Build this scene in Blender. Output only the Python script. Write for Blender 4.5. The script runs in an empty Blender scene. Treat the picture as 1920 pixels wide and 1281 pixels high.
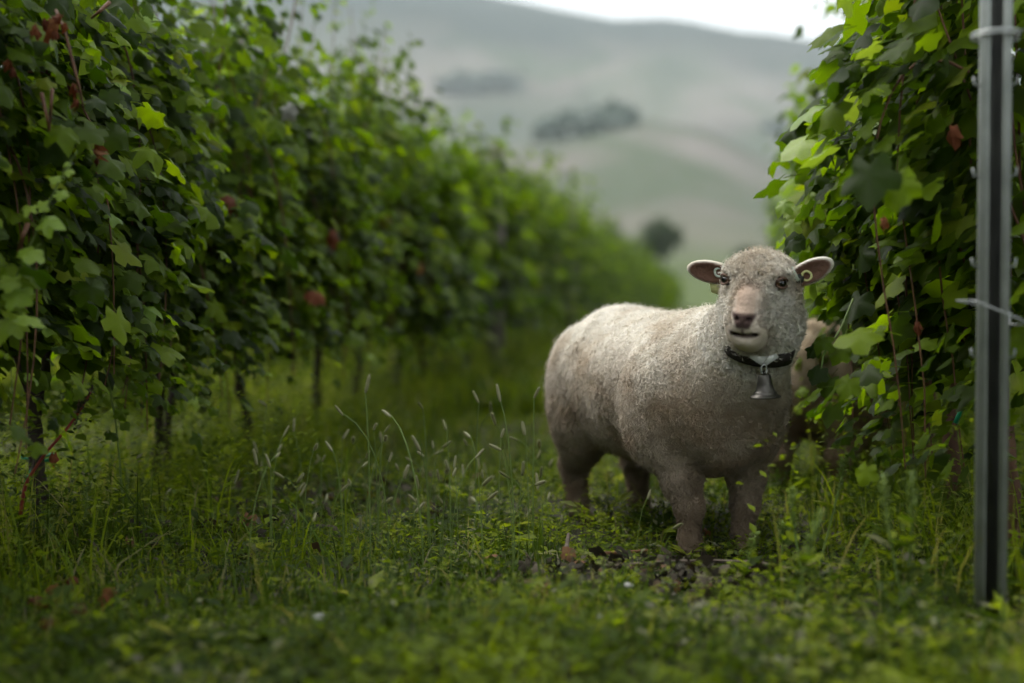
import bpy, math
import numpy as np
from mathutils import Vector, Matrix, Quaternion
from mathutils.bvhtree import BVHTree

rng = np.random.default_rng(11)
scene = bpy.context.scene
col = scene.collection

# ------------------------------------------------------------------ camera
W_PX, H_PX, F_PX = 1920.0, 1281.0, 2700.0
EYE = 0.58
HORIZON = 560.0
cam_d = bpy.data.cameras.new('camera')
cam = bpy.data.objects.new('camera', cam_d)
col.objects.link(cam)
cam_d.sensor_width = 36.0
cam_d.lens = 36.0 * F_PX / W_PX
PITCH = math.atan((H_PX / 2 - HORIZON) / F_PX)
cam.location = (0, 0, EYE)
cam.rotation_euler = (math.radians(90) - PITCH, 0, 0)
cam_d.clip_start = 0.05
cam_d.clip_end = 20000
cam_d.dof.use_dof = True
cam_d.dof.focus_distance = 3.10
cam_d.dof.aperture_fstop = 1.4
scene.camera = cam

# ------------------------------------------------------------------ overcast sky
SUN_EL, SUN_AZ = math.radians(55), math.radians(-58)      # azimuth from +Y towards +X
world = bpy.data.worlds.new('World')
scene.world = world
world.use_nodes = True
wn = world.node_tree
wn.nodes.clear()
w_out = wn.nodes.new('ShaderNodeOutputWorld')
w_bg = wn.nodes.new('ShaderNodeBackground')
w_sky = wn.nodes.new('ShaderNodeTexSky')
w_sky.sky_type = 'NISHITA'
w_sky.sun_disc = False
w_sky.sun_elevation = SUN_EL
w_sky.sun_rotation = SUN_AZ
w_sky.dust_density = 3.0
w_hsv = wn.nodes.new('ShaderNodeHueSaturation')
w_hsv.inputs['Saturation'].default_value = 0.16           # cloud deck: almost colourless
w_mix = wn.nodes.new('ShaderNodeMix')
w_mix.data_type = 'RGBA'
w_mix.inputs[0].default_value = 0.80
w_mix.inputs[7].default_value = (12.4, 12.9, 13.1, 1)      # even cloud brightness
wn.links.new(w_sky.outputs[0], w_hsv.inputs['Color'])
wn.links.new(w_hsv.outputs[0], w_mix.inputs[6])
wn.links.new(w_mix.outputs[2], w_bg.inputs['Color'])
w_bg.inputs['Strength'].default_value = 0.058
wn.links.new(w_bg.outputs[0], w_out.inputs['Surface'])

sun_d = bpy.data.lights.new('sun', 'SUN')
sun_d.energy = 1.5
sun_d.angle = math.radians(35)
sun_d.color = (1.0, 0.96, 0.90)
sun = bpy.data.objects.new('sun', sun_d)
col.objects.link(sun)
sd = Vector((math.sin(SUN_AZ) * math.cos(SUN_EL), math.cos(SUN_AZ) * math.cos(SUN_EL), math.sin(SUN_EL)))
sun.rotation_euler = sd.to_track_quat('Z', 'Y').to_euler()
sun.location = (-6, 4, 12)

vs = scene.view_settings
vs.view_transform = 'Standard'
vs.look = 'None'
vs.exposure = 1.30
vs.gamma = 1.0
vs.use_curve_mapping = False
scene.cycles.use_denoising = True
scene.cycles.max_bounces = 7
scene.cycles.diffuse_bounces = 3
scene.cycles.transmission_bounces = 3
scene.cycles.volume_bounces = 1
scene.cycles.use_adaptive_sampling = True
scene.cycles.adaptive_threshold = 0.04

# ------------------------------------------------------------------ helpers
def ray(px, py):
    """unit-depth direction (world) through a photo pixel: y component = 1"""
    dx = (px - W_PX / 2) / F_PX
    dz = -(py - H_PX / 2) / F_PX
    c, s = math.cos(PITCH), math.sin(PITCH)
    d = np.array([dx, c + dz * s, -s + dz * c])
    return d / d[1]

def at(px, py, depth):
    d = ray(px, py) * depth
    return np.array([d[0], d[1], EYE + d[2]])

def on_ground(px, py):
    d = ray(px, py)
    return np.array([0, 0, EYE]) + d * (-EYE / d[2])

def vnoise(p, seed=0):
    """smooth value noise in -1..1 for an (N,3) array"""
    p = np.asarray(p, dtype=np.float64)
    i = np.floor(p).astype(np.int64)
    f = p - i
    f = f * f * (3 - 2 * f)
    out = np.zeros(len(p))
    for dx in (0, 1):
        for dy in (0, 1):
            for dz in (0, 1):
                h = ((i[:, 0] + dx) * 374761393 + (i[:, 1] + dy) * 668265263 + (i[:, 2] + dz) * 2147483647 + seed * 974711) & 0xffffffff
                h = ((h ^ (h >> 13)) * 1274126177) & 0xffffffff
                h = h ^ (h >> 16)
                v = (h & 0xffff) / 32767.5 - 1
                w = (f[:, 0] if dx else 1 - f[:, 0]) * (f[:, 1] if dy else 1 - f[:, 1]) * (f[:, 2] if dz else 1 - f[:, 2])
                out += v * w
    return out

def nz2(x, y, s, seed=0):
    x, y = np.broadcast_arrays(np.asarray(x, float), np.asarray(y, float))
    p = np.stack([x.ravel() * s, y.ravel() * s, np.zeros(x.size)], 1)
    return vnoise(p, seed).reshape(x.shape)

def mesh_np(name, verts, faces, smooth=True, attrs=None):
    """verts (N,3); faces (M,3) or (M,4) int array, or a list of such arrays"""
    if not isinstance(faces, (list, tuple)):
        faces = [faces]
    faces = [np.asarray(f, dtype=np.int32) for f in faces if len(f)]
    me = bpy.data.meshes.new(name)
    verts = np.asarray(verts, dtype=np.float32)
    me.vertices.add(len(verts))
    me.vertices.foreach_set('co', verts.ravel())
    loops = np.concatenate([f.ravel() for f in faces])
    sizes = np.concatenate([np.full(len(f), f.shape[1], np.int32) for f in faces])
    starts = np.concatenate([[0], np.cumsum(sizes)[:-1]]).astype(np.int32)
    me.loops.add(len(loops))
    me.loops.foreach_set('vertex_index', loops)
    me.polygons.add(len(sizes))
    me.polygons.foreach_set('loop_start', starts)
    me.polygons.foreach_set('loop_total', sizes)
    if smooth:
        me.polygons.foreach_set('use_smooth', np.ones(len(sizes), bool))
    for an, arr in (attrs or {}).items():
        arr = np.asarray(arr, np.float32)
        if arr.ndim == 1:
            a = me.attributes.new(an, 'FLOAT', 'POINT')
            a.data.foreach_set('value', arr)
        else:
            a = me.attributes.new(an, 'FLOAT_COLOR', 'POINT')
            if arr.shape[1] == 3:
                arr = np.concatenate([arr, np.ones((len(arr), 1), np.float32)], 1)
            a.data.foreach_set('color', arr.ravel())
    me.update(calc_edges=True)
    me.validate()
    return me

def obj(name, me, mat=None, parent=None, loc=None, rot=None, scale=None):
    o = bpy.data.objects.new(name, me)
    col.objects.link(o)
    if mat is not None and me is not None and len(me.materials) == 0:
        me.materials.append(mat)
    if parent is not None:
        o.parent = parent
    if loc is not None:
        o.location = loc
    if rot is not None:
        o.rotation_euler = rot
    if scale is not None:
        o.scale = (scale,) * 3 if np.isscalar(scale) else scale
    return o

def tag(o, label=None, cat=None, group=None, kind=None):
    if label: o['label'] = label
    if cat: o['category'] = cat
    if group: o['group'] = group
    if kind: o['kind'] = kind
    return o

def empty(name, loc, rz=0.0):
    o = bpy.data.objects.new(name, None)
    col.objects.link(o)
    o.location = loc
    o.rotation_euler = (0, 0, rz)
    o.empty_display_size = 0.05
    return o

def copy_tree(o, parent=None):
    c = o.copy()
    col.objects.link(c)
    c.parent = parent
    for ch in list(o.children):
        copy_tree(ch, c)
    return c

def tube(pts, radii, n=8, caps=True, wob=0.0, seed=0):
    """swept tube: returns verts, quads(+cap tris list)"""
    pts = np.asarray(pts, float)
    radii = np.broadcast_to(np.asarray(radii, float), (len(pts),))
    tang = np.gradient(pts, axis=0)
    tang /= np.linalg.norm(tang, axis=1)[:, None] + 1e-9
    ref = np.array([0, 0, 1.0]) if abs(tang[0][2]) < 0.9 else np.array([1.0, 0, 0])
    V = []
    r_ = np.random.default_rng(seed)
    a = np.cross(tang[0], ref); a /= np.linalg.norm(a)
    ang = np.arange(n) * 2 * math.pi / n
    for i in range(len(pts)):
        a = a - tang[i] * a.dot(tang[i]); a /= np.linalg.norm(a) + 1e-9
        b = np.cross(tang[i], a)
        rr = radii[i] * (1 + wob * r_.uniform(-1, 1, n))
        V.append(pts[i] + (np.cos(ang) * rr)[:, None] * a + (np.sin(ang) * rr)[:, None] * b)
    V = np.concatenate(V)
    idx = np.arange(len(pts) * n).reshape(len(pts), n)
    q = np.stack([idx[:-1], np.roll(idx[:-1], -1, 1), np.roll(idx[1:], -1, 1), idx[1:]], -1).reshape(-1, 4)
    if not caps:
        return V, [q]
    c0, c1 = len(V), len(V) + 1
    V = np.concatenate([V, pts[:1], pts[-1:]])
    t0 = np.stack([np.full(n, c0), np.roll(idx[0], -1), idx[0]], 1)
    t1 = np.stack([np.full(n, c1), idx[-1], np.roll(idx[-1], -1)], 1)
    return V, [q, np.concatenate([t0, t1])]

def join(parts):
    """join (verts, [faces...]) tuples"""
    V, Q, T, off = [], [], [], 0
    for v, fs in parts:
        V.append(v)
        for f in fs:
            f = np.asarray(f)
            if len(f) == 0: continue
            (Q if f.shape[1] == 4 else T).append(f + off)
        off += len(v)
    F = []
    if Q: F.append(np.concatenate(Q))
    if T: F.append(np.concatenate(T))
    return np.concatenate(V), F

def lathe(profile, n=24):
    """profile [(r,z)...] around z"""
    pr = np.asarray(profile, float)
    ang = np.arange(n) * 2 * math.pi / n
    V = np.stack([pr[:, 0][:, None] * np.cos(ang), pr[:, 0][:, None] * np.sin(ang), np.repeat(pr[:, 1][:, None], n, 1)], -1).reshape(-1, 3)
    idx = np.arange(len(pr) * n).reshape(len(pr), n)
    q = np.stack([idx[:-1], np.roll(idx[:-1], -1, 1), np.roll(idx[1:], -1, 1), idx[1:]], -1).reshape(-1, 4)
    return V, [q]

def box(x0, x1, y0, y1, z0, z1):
    v = np.array([[x, y, z] for z in (z0, z1) for y in (y0, y1) for x in (x0, x1)], float)
    f = np.array([[0, 2, 3, 1], [4, 5, 7, 6], [0, 1, 5, 4], [2, 6, 7, 3], [0, 4, 6, 2], [1, 3, 7, 5]])
    return v, [f]

def bez(p0, p1, p2, p3, n):
    t = np.linspace(0, 1, n)[:, None]
    return (1 - t) ** 3 * np.array(p0) + 3 * (1 - t) ** 2 * t * np.array(p1) + 3 * (1 - t) * t ** 2 * np.array(p2) + t ** 3 * np.array(p3)

def norm(v):
    v = np.asarray(v, float)
    return v / (np.linalg.norm(v, axis=-1, keepdims=True) + 1e-12)

# ------------------------------------------------------------------ materials
def new_mat(name):
    m = bpy.data.materials.new(name)
    m.use_nodes = True
    nt = m.node_tree
    nt.nodes.clear()
    out = nt.nodes.new('ShaderNodeOutputMaterial')
    return m, nt, out

def N(nt, kind, **kw):
    n = nt.nodes.new(kind)
    for k, v in kw.items():
        setattr(n, k, v)
    return n

def ramp(nt, stops):
    r = nt.nodes.new('ShaderNodeValToRGB')
    el = r.color_ramp.elements
    while len(el) > 1: el.remove(el[-1])
    el[0].position, el[0].color = stops[0][0], (*stops[0][1], 1)
    for p, c in stops[1:]:
        e = el.new(p); e.color = (*c, 1)
    return r

def simple_mat(name, c1, c2, scale=8.0, rough=0.8, bump=0.3, bump_scale=40.0, metallic=0.0, spec=0.3, stretch=(1, 1, 1), dist=0.004):
    m, nt, out = new_mat(name)
    b = N(nt, 'ShaderNodeBsdfPrincipled')
    tc = N(nt, 'ShaderNodeTexCoord')
    mp = N(nt, 'ShaderNodeMapping'); mp.inputs['Scale'].default_value = stretch
    nz = N(nt, 'ShaderNodeTexNoise'); nz.inputs['Scale'].default_value = scale; nz.inputs['Detail'].default_value = 6
    rp = ramp(nt, [(0.3, c1), (0.7, c2)])
    n2 = N(nt, 'ShaderNodeTexNoise'); n2.inputs['Scale'].default_value = bump_scale; n2.inputs['Detail'].default_value = 5
    bp = N(nt, 'ShaderNodeBump'); bp.inputs['Strength'].default_value = bump; bp.inputs['Distance'].default_value = dist
    L = nt.links.new
    L(tc.outputs['Object'], mp.inputs['Vector']); L(mp.outputs[0], nz.inputs['Vector']); L(mp.outputs[0], n2.inputs['Vector'])
    L(nz.outputs['Fac'], rp.inputs['Fac']); L(rp.outputs['Color'], b.inputs['Base Color'])
    L(n2.outputs['Fac'], bp.inputs['Height']); L(bp.outputs['Normal'], b.inputs['Normal'])
    b.inputs['Roughness'].default_value = rough
    b.inputs['Metallic'].default_value = metallic
    b.inputs['Specular IOR Level'].default_value = spec
    L(b.outputs[0], out.inputs['Surface'])
    return m

def leaf_mat(name, stops, under, transl, rough=0.42, spec=0.45, tfac=0.35, bump=0.25):
    """two-sided leaf: colour by per-leaf random value, paler underside, light shining through"""
    m, nt, out = new_mat(name)
    L = nt.links.new
    at_ = N(nt, 'ShaderNodeAttribute'); at_.attribute_name = 'rnd'
    oi = N(nt, 'ShaderNodeObjectInfo')
    ad = N(nt, 'ShaderNodeMath', operation='ADD'); L(at_.outputs['Fac'], ad.inputs[0]); L(oi.outputs['Random'], ad.inputs[1])
    fr = N(nt, 'ShaderNodeMath', operation='FRACT'); L(ad.outputs[0], fr.inputs[0])
    rp = ramp(nt, stops); L(fr.outputs[0], rp.inputs['Fac'])
    tc = N(nt, 'ShaderNodeTexCoord')
    nz = N(nt, 'ShaderNodeTexNoise'); nz.inputs['Scale'].default_value = 45; nz.inputs['Detail'].default_value = 3
    L(tc.outputs['Object'], nz.inputs['Vector'])
    mr = N(nt, 'ShaderNodeMapRange'); mr.inputs['From Min'].default_value = 0.3; mr.inputs['From Max'].default_value = 0.7
    mr.inputs['To Min'].default_value = 0.72; mr.inputs['To Max'].default_value = 1.25
    L(nz.outputs['Fac'], mr.inputs['Value'])
    mu = N(nt, 'ShaderNodeMix', data_type='RGBA', blend_type='MULTIPLY'); mu.inputs[0].default_value = 1
    L(rp.outputs['Color'], mu.inputs[6]); L(mr.outputs[0], mu.inputs[7])
    ge = N(nt, 'ShaderNodeNewGeometry')
    mx = N(nt, 'ShaderNodeMix', data_type='RGBA'); L(ge.outputs['Backfacing'], mx.inputs[0])
    L(mu.outputs[2], mx.inputs[6]); mx.inputs[7].default_value = (*under, 1)
    b = N(nt, 'ShaderNodeBsdfPrincipled')
    L(mx.outputs[2], b.inputs['Base Color'])
    b.inputs['Roughness'].default_value = rough
    b.inputs['Specular IOR Level'].default_value = spec
    bp = N(nt, 'ShaderNodeBump'); bp.inputs['Strength'].default_value = bump; bp.inputs['Distance'].default_value = 0.003
    L(nz.outputs['Fac'], bp.inputs['Height']); L(bp.outputs['Normal'], b.inputs['Normal'])
    tr = N(nt, 'ShaderNodeBsdfTranslucent')
    tm = N(nt, 'ShaderNodeMix', data_type='RGBA', blend_type='MULTIPLY'); tm.inputs[0].default_value = 1
    L(rp.outputs['Color'], tm.inputs[6]); tm.inputs[7].default_value = (*transl, 1)
    L(tm.outputs[2], tr.inputs['Color'])
    ms = N(nt, 'ShaderNodeMixShader'); ms.inputs[0].default_value = tfac
    L(b.outputs[0], ms.inputs[1]); L(tr.outputs[0], ms.inputs[2]); L(ms.outputs[0], out.inputs['Surface'])
    return m

M = {}
M['vine_leaf'] = leaf_mat('vine_leaf', [(0.0, (0.012, 0.025, 0.002)), (0.35, (0.036, 0.062, 0.003)), (0.7, (0.078, 0.120, 0.003)), (0.92, (0.135, 0.190, 0.006)), (0.965, (0.14, 0.165, 0.010)), (1.0, (0.02, 0.04, 0.004))],
                          (0.072, 0.096, 0.024), (2.9, 3.2, 0.35), rough=0.50, spec=0.15, tfac=0.42)
M['young_leaf'] = leaf_mat('young_leaf', [(0.0, (0.14, 0.24, 0.018)), (1.0, (0.22, 0.31, 0.03))], (0.20, 0.27, 0.08), (2.0, 1.9, 1.0))
M['dry_leaf'] = leaf_mat('dry_leaf', [(0.0, (0.075, 0.020, 0.008)), (0.6, (0.15, 0.045, 0.014)), (1.0, (0.20, 0.085, 0.03))], (0.15, 0.055, 0.025), (1.6, 1.2, 0.8), rough=0.7, spec=0.2, tfac=0.2)
M['pale_leaf'] = leaf_mat('pale_leaf', [(0.0, (0.22, 0.22, 0.20)), (1.0, (0.30, 0.30, 0.27))], (0.28, 0.28, 0.26), (1.0, 1.0, 0.9), rough=0.7, spec=0.2, tfac=0.15)
M['grass'] = leaf_mat('grass', [(0.0, (0.022, 0.040, 0.003)), (0.4, (0.044, 0.070, 0.005)), (0.78, (0.135, 0.180, 0.008)), (0.88, (0.175, 0.215, 0.018)), (0.93, (0.16, 0.15, 0.09)), (1.0, (0.22, 0.20, 0.15))],
                      (0.08, 0.13, 0.02), (2.2, 2.2, 0.6), rough=0.55, spec=0.12, tfac=0.42, bump=0.0)
M['herb'] = leaf_mat('herb', [(0.0, (0.020, 0.038, 0.003)), (0.4, (0.042, 0.068, 0.005)), (0.8, (0.135, 0.180, 0.008)), (0.93, (0.175, 0.215, 0.018)), (1.0, (0.16, 0.15, 0.13))],
                     (0.09, 0.14, 0.025), (2.2, 2.2, 0.6), rough=0.55, spec=0.12, tfac=0.42, bump=0.0)
M['litter'] = leaf_mat('litter', [(0.0, (0.020, 0.017, 0.011)), (0.5, (0.040, 0.033, 0.021)), (0.85, (0.085, 0.072, 0.050)), (1.0, (0.13, 0.065, 0.03))], (0.055, 0.046, 0.032), (1, 1, 1), rough=0.8, spec=0.15, tfac=0.1)
M['seed'] = leaf_mat('seed', [(0.0, (0.19, 0.20, 0.09)), (1.0, (0.34, 0.33, 0.21))], (0.28, 0.28, 0.17), (1.3, 1.3, 1.0), rough=0.6, spec=0.25, tfac=0.3, bump=0)
M['bark'] = simple_mat('bark', (0.018, 0.013, 0.010), (0.060, 0.045, 0.035), 30, 0.9, 0.9, 60, stretch=(1, 1, 0.25), dist=0.006)
M['bark_red'] = simple_mat('bark_red', (0.06, 0.028, 0.018), (0.15, 0.08, 0.05), 30, 0.85, 0.8, 60, stretch=(1, 1, 0.2), dist=0.004)
M['cane'] = simple_mat('cane', (0.075, 0.030, 0.016), (0.15, 0.075, 0.035), 25, 0.6, 0.3, 80)
M['green_cane'] = simple_mat('green_cane', (0.09, 0.15, 0.03), (0.15, 0.20, 0.05), 25, 0.5, 0.2, 80)
M['red_stem'] = simple_mat('red_stem', (0.16, 0.022, 0.020), (0.24, 0.05, 0.035), 25, 0.5, 0.2, 80)
M['stick'] = simple_mat('stick', (0.05, 0.036, 0.028), (0.14, 0.11, 0.085), 22, 0.85, 0.6, 60)
M['steel'] = simple_mat('steel', (0.24, 0.26, 0.245), (0.37, 0.39, 0.37), 14, 0.55, 0.15, 60, metallic=0.45, spec=0.4)
M['wire'] = simple_mat('wire', (0.40, 0.42, 0.42), (0.55, 0.56, 0.55), 30, 0.45, 0.1, 60, metallic=0.7)
M['tie'] = simple_mat('tie', (0.01, 0.20, 0.10), (0.02, 0.28, 0.15), 12, 0.45, 0.1, 60)
M['post_wood'] = simple_mat('post_wood', (0.10, 0.088, 0.075), (0.20, 0.18, 0.155), 14, 0.9, 0.6, 50, stretch=(1, 1, 0.15))
M['soil'] = simple_mat('soil', (0.022, 0.020, 0.012), (0.060, 0.055, 0.032), 9, 0.95, 0.8, 35, dist=0.02)
M['leather'] = simple_mat('leather', (0.012, 0.010, 0.009), (0.035, 0.028, 0.024), 40, 0.6, 0.4, 120)
M['buckle'] = simple_mat('buckle', (0.62, 0.63, 0.63), (0.75, 0.76, 0.75), 20, 0.35, 0.1, 80, metallic=0.35, spec=0.5)
M['bell'] = simple_mat('bell', (0.050, 0.047, 0.043), (0.12, 0.112, 0.10), 30, 0.42, 0.12, 70, metallic=0.85)
M['stone'] = simple_mat('stone', (0.26, 0.26, 0.245), (0.38, 0.38, 0.36), 30, 0.8, 0.4, 60)
M['tag_plastic'] = simple_mat('tag_plastic', (0.62, 0.64, 0.25), (0.70, 0.70, 0.34), 30, 0.4, 0.05, 60)
M['tag_white'] = simple_mat('tag_white', (0.55, 0.63, 0.56), (0.68, 0.74, 0.68), 30, 0.35, 0.05, 60)
M['tag_dark'] = simple_mat('tag_dark', (0.02, 0.022, 0.02), (0.04, 0.042, 0.04), 30, 0.4, 0.05, 60)
M['horn'] = simple_mat('horn', (0.05, 0.04, 0.032), (0.10, 0.085, 0.07), 40, 0.6, 0.3, 90)

def plant_far_mat(name, c1, c2, sc):
    return simple_mat(name, c1, c2, sc, 0.95, 0.0, 10, spec=0.05)
M['far_tree'] = leaf_mat('far_tree', [(0.0, (0.020, 0.040, 0.012)), (1.0, (0.060, 0.095, 0.025))], (0.05, 0.08, 0.03), (1.3, 1.3, 1.0), tfac=0.2, bump=0)
M['far_wood'] = leaf_mat('far_wood', [(0.0, (0.035, 0.066, 0.050)), (1.0, (0.06, 0.10, 0.072))], (0.03, 0.06, 0.04), (1.3, 1.3, 1.0), tfac=0.1, bump=0)

# ------------------------------------------------------------------ terrain
AZ_T = lambda x: (x - 960) / F_PX
def terrain_h(X, Y):
    """ground height: flat vineyard, a near dome hill, a far mountain ridge"""
    X = np.asarray(X, float); Y = np.asarray(Y, float)
    r = np.hypot(X, Y)
    t = X / np.maximum(Y, 1e-3)
    # crest heights as tangent of elevation, by direction
    kx = np.array([-0.9, -0.45, AZ_T(560), AZ_T(800), AZ_T(990), AZ_T(1200), AZ_T(1490), AZ_T(1750), 0.45, 0.9])
    far = np.interp(t, kx, [0.20, 0.245, 0.237, 0.222, 0.2074, 0.189, 0.170, 0.150, 0.13, 0.10])
    kx2 = np.array([-0.9, -0.4, AZ_T(700), AZ_T(1030), AZ_T(1180), AZ_T(1330), AZ_T(1480), AZ_T(1700), 0.45, 0.9])
    mid = np.interp(t, kx2, [0.04, 0.055, 0.075, 0.108, 0.123, 0.116, 0.088, 0.060, 0.04, 0.03])
    near = np.full_like(t, 0.030)
    R = [0, 90, 260, 880, 1120, 2500, 3600, 5200]
    Z = [np.zeros_like(t), np.zeros_like(t), 260 * near, 880 * mid, 1120 * mid * 0.80, 2500 * far, 3600 * far * 0.62, 5200 * far * 0.25]
    out = np.zeros_like(r)
    for i in range(len(R) - 1):
        m = (r >= R[i]) & (r < R[i + 1])
        f = (r - R[i]) / (R[i + 1] - R[i])
        if i in (2, 4, 5):
            g = f * f * (3 - 2 * f) * 0.45 + f * 0.55
        else:
            g = f * f * (3 - 2 * f)
        out = np.where(m, Z[i] * (1 - g) + Z[i + 1] * g, out)
    out = np.where(r >= R[-1], Z[-1], out)
    amp = np.clip((r - 300) / 1500, 0, 1) * 26
    n = nz2(X, Y, 1 / 320.0, 5) + 0.5 * nz2(X, Y, 1 / 130.0, 6)
    return out + amp * n

def build_terrain():
    # near ground, gently uneven
    xs = np.linspace(-14, 14, 141); ys = np.linspace(-4, 30, 171)
    gx, gy = np.meshgrid(xs, ys)
    edge = np.clip(np.minimum(14 - np.abs(gx), np.minimum(gy + 4, 30 - gy)) / 2.0, 0, 1)
    gz = edge * ground_bump(gx, gy)
    V = np.stack([gx.ravel(), gy.ravel(), gz.ravel()], 1)
    idx = np.arange(V.shape[0]).reshape(gx.shape)
    Q = np.stack([idx[:-1, :-1], idx[:-1, 1:], idx[1:, 1:], idx[1:, :-1]], -1).reshape(-1, 4)
    tag(obj('ground', mesh_np('ground', V, Q), M['soil']), 'dark soil under the grass of the vineyard aisle', 'ground', kind='structure')
    # wide land reaching the horizon
    rr = np.concatenate([np.linspace(0.01, 80, 14), np.geomspace(90, 9000, 110)])
    aa = np.radians(np.linspace(-180, 180, 361))
    ra, aa2 = np.meshgrid(rr, aa, indexing='ij')
    X = ra * np.sin(aa2); Y = ra * np.cos(aa2)
    Zf = terrain_h(X, np.where(Y > 0.2 * np.abs(X), Y, 0.2 * np.abs(X) + 1e-3))
    back = np.clip((np.abs(aa2) - math.radians(38)) / math.radians(40), 0, 1)
    Zf = Zf * (1 - back * 0.85)
    Z = np.where(ra < 88, -0.06, Zf)
    V = np.stack([X.ravel(), Y.ravel(), Z.ravel()], 1)
    idx = np.arange(V.shape[0]).reshape(ra.shape)
    Q = np.stack([idx[:-1, :-1], idx[1:, :-1], idx[1:, 1:], idx[:-1, 1:]], -1).reshape(-1, 4)
    m, nt, out = new_mat('hills')
    L = nt.links.new
    tc = N(nt, 'ShaderNodeTexCoord')
    mp = N(nt, 'ShaderNodeMapping'); mp.inputs['Scale'].default_value = (1, 0.42, 1); L(tc.outputs['Object'], mp.inputs['Vector'])
    wn_ = N(nt, 'ShaderNodeTexNoise'); wn_.inputs['Scale'].default_value = 0.004; wn_.inputs['Detail'].default_value = 4
    L(mp.outputs[0], wn_.inputs['Vector'])
    rp = ramp(nt, [(0.32, (0.045, 0.065, 0.042)), (0.44, (0.105, 0.110, 0.085)), (0.52, (0.150, 0.135, 0.120)), (0.58, (0.075, 0.095, 0.060)), (0.68, (0.170, 0.155, 0.140))])
    L(wn_.outputs['Fac'], rp.inputs['Fac'])
    vo = N(nt, 'ShaderNodeTexVoronoi'); vo.inputs['Scale'].default_value = 0.006
    L(mp.outputs[0], vo.inputs['Vector'])
    hs = N(nt, 'ShaderNodeMix', data_type='RGBA', blend_type='MULTIPLY'); hs.inputs[0].default_value = 1
    mr = N(nt, 'ShaderNodeMapRange'); L(vo.outputs['Color'], mr.inputs['Value'])
    mr.inputs['To Min'].default_value = 0.75; mr.inputs['To Max'].default_value = 1.25
    L(rp.outputs['Color'], hs.inputs[6]); L(mr.outputs[0], hs.inputs[7])
    # forest on the upper mountain
    sz_ = N(nt, 'ShaderNodeSeparateXYZ'); L(tc.outputs['Object'], sz_.inputs[0])
    ah = N(nt, 'ShaderNodeMath', operation='MULTIPLY_ADD'); ah.inputs[1].default_value = 260; L(wn_.outputs['Fac'], ah.inputs[0]); L(sz_.outputs['Z'], ah.inputs[2])
    mh = N(nt, 'ShaderNodeMapRange'); mh.inputs['From Min'].default_value = 400; mh.inputs['From Max'].default_value = 520; L(ah.outputs[0], mh.inputs['Value'])
    mf = N(nt, 'ShaderNodeMix', data_type='RGBA'); L(mh.outputs[0], mf.inputs[0]); L(hs.outputs[2], mf.inputs[6]); mf.inputs[7].default_value = (0.022, 0.034, 0.030, 1)
    hs = mf
    # meadow close to the vineyard is greener
    sx = N(nt, 'ShaderNodeVectorMath', operation='LENGTH'); L(tc.outputs['Object'], sx.inputs[0])
    m2 = N(nt, 'ShaderNodeMapRange'); L(sx.outputs['Value'], m2.inputs['Value'])
    m2.inputs['From Min'].default_value = 120; m2.inputs['From Max'].default_value = 420
    mg = N(nt, 'ShaderNodeMix', data_type='RGBA'); L(m2.outputs[0], mg.inputs[0])
    mg.inputs[6].default_value = (0.085, 0.110, 0.045, 1); L(hs.outputs[2], mg.inputs[7])
    b = N(nt, 'ShaderNodeBsdfPrincipled'); b.inputs['Roughness'].default_value = 1; b.inputs['Specular IOR Level'].default_value = 0.05
    L(mg.outputs[2], b.inputs['Base Color']); L(b.outputs[0], out.inputs['Surface'])
    tag(obj('hills', mesh_np('hills', V, Q), m), 'pale hazy hills with fields and a mountain ridge behind the vineyard', 'hills', kind='structure')

def ground_bump(x, y):
    return 0.022 * nz2(x, y, 1.3, 3) + 0.012 * nz2(x, y, 3.7, 4) + 0.05 * np.exp(-((np.asarray(y) - 2.1) / 0.55) ** 2) * 0.15

def gz(x, y):
    return float(ground_bump(np.array([x]), np.array([y]))[0])

build_terrain()

# haze box round the place, sky outside
def build_haze():
    v, f = box(-9500, 9500, -9500, 9500, -2.0, 700)
    m, nt, out = new_mat('haze')
    pv = N(nt, 'ShaderNodeVolumePrincipled')
    pv.inputs['Color'].default_value = (0.86, 0.94, 0.985, 1)
    pv.inputs['Density'].default_value = 0.00017
    pv.inputs['Anisotropy'].default_value = 0.0
    nt.links.new(pv.outputs[0], out.inputs['Volume'])
    o = obj('haze', mesh_np('haze', v, f, smooth=False), m)
    tag(o, 'pale blue haze lying over the valley and hills', 'haze', kind='stuff')
build_haze()

# ------------------------------------------------------------------ sheep
HEAD_ANG = math.atan2(-0.489, 0.180)                 # world heading of the sheep's body
SHEEP_O = np.array([0.3665, 3.4447, 0.0])
def w2l(v):
    c, s = math.cos(-HEAD_ANG), math.sin(-HEAD_ANG)
    v = np.asarray(v, float)
    return np.array([c * v[0] - s * v[1], s * v[0] + c * v[1], v[2]])

HEAD_W = at(1423, 558, 2.955)                           # head centre in the world
HEAD_C = w2l(HEAD_W - SHEEP_O)
tocam = norm([-HEAD_W[0], -HEAD_W[1], 0])
_a = math.radians(-13)
fw = np.array([tocam[0] * math.cos(_a) - tocam[1] * math.sin(_a), tocam[0] * math.sin(_a) + tocam[1] * math.cos(_a), 0])
_p = math.radians(8)
hx = norm(w2l(fw) * math.cos(_p) + np.array([0, 0, -math.sin(_p)]))
hy0 = norm(np.cross([0, 0, 1], hx))
_r = math.radians(-4)                                    # slight roll of the head
hz0 = np.cross(hx, hy0)
hy = hy0 * math.cos(_r) + hz0 * math.sin(_r)
hz = np.cross(hx, hy)
HM = np.stack([hx, hy, hz])                             # rows: local -> head
HS = 0.95
def h2l(p): return HEAD_C + HS * np.asarray(p, float) @ HM
def l2h(p): return (np.asarray(p, float) - HEAD_C) @ HM.T / HS

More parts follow.
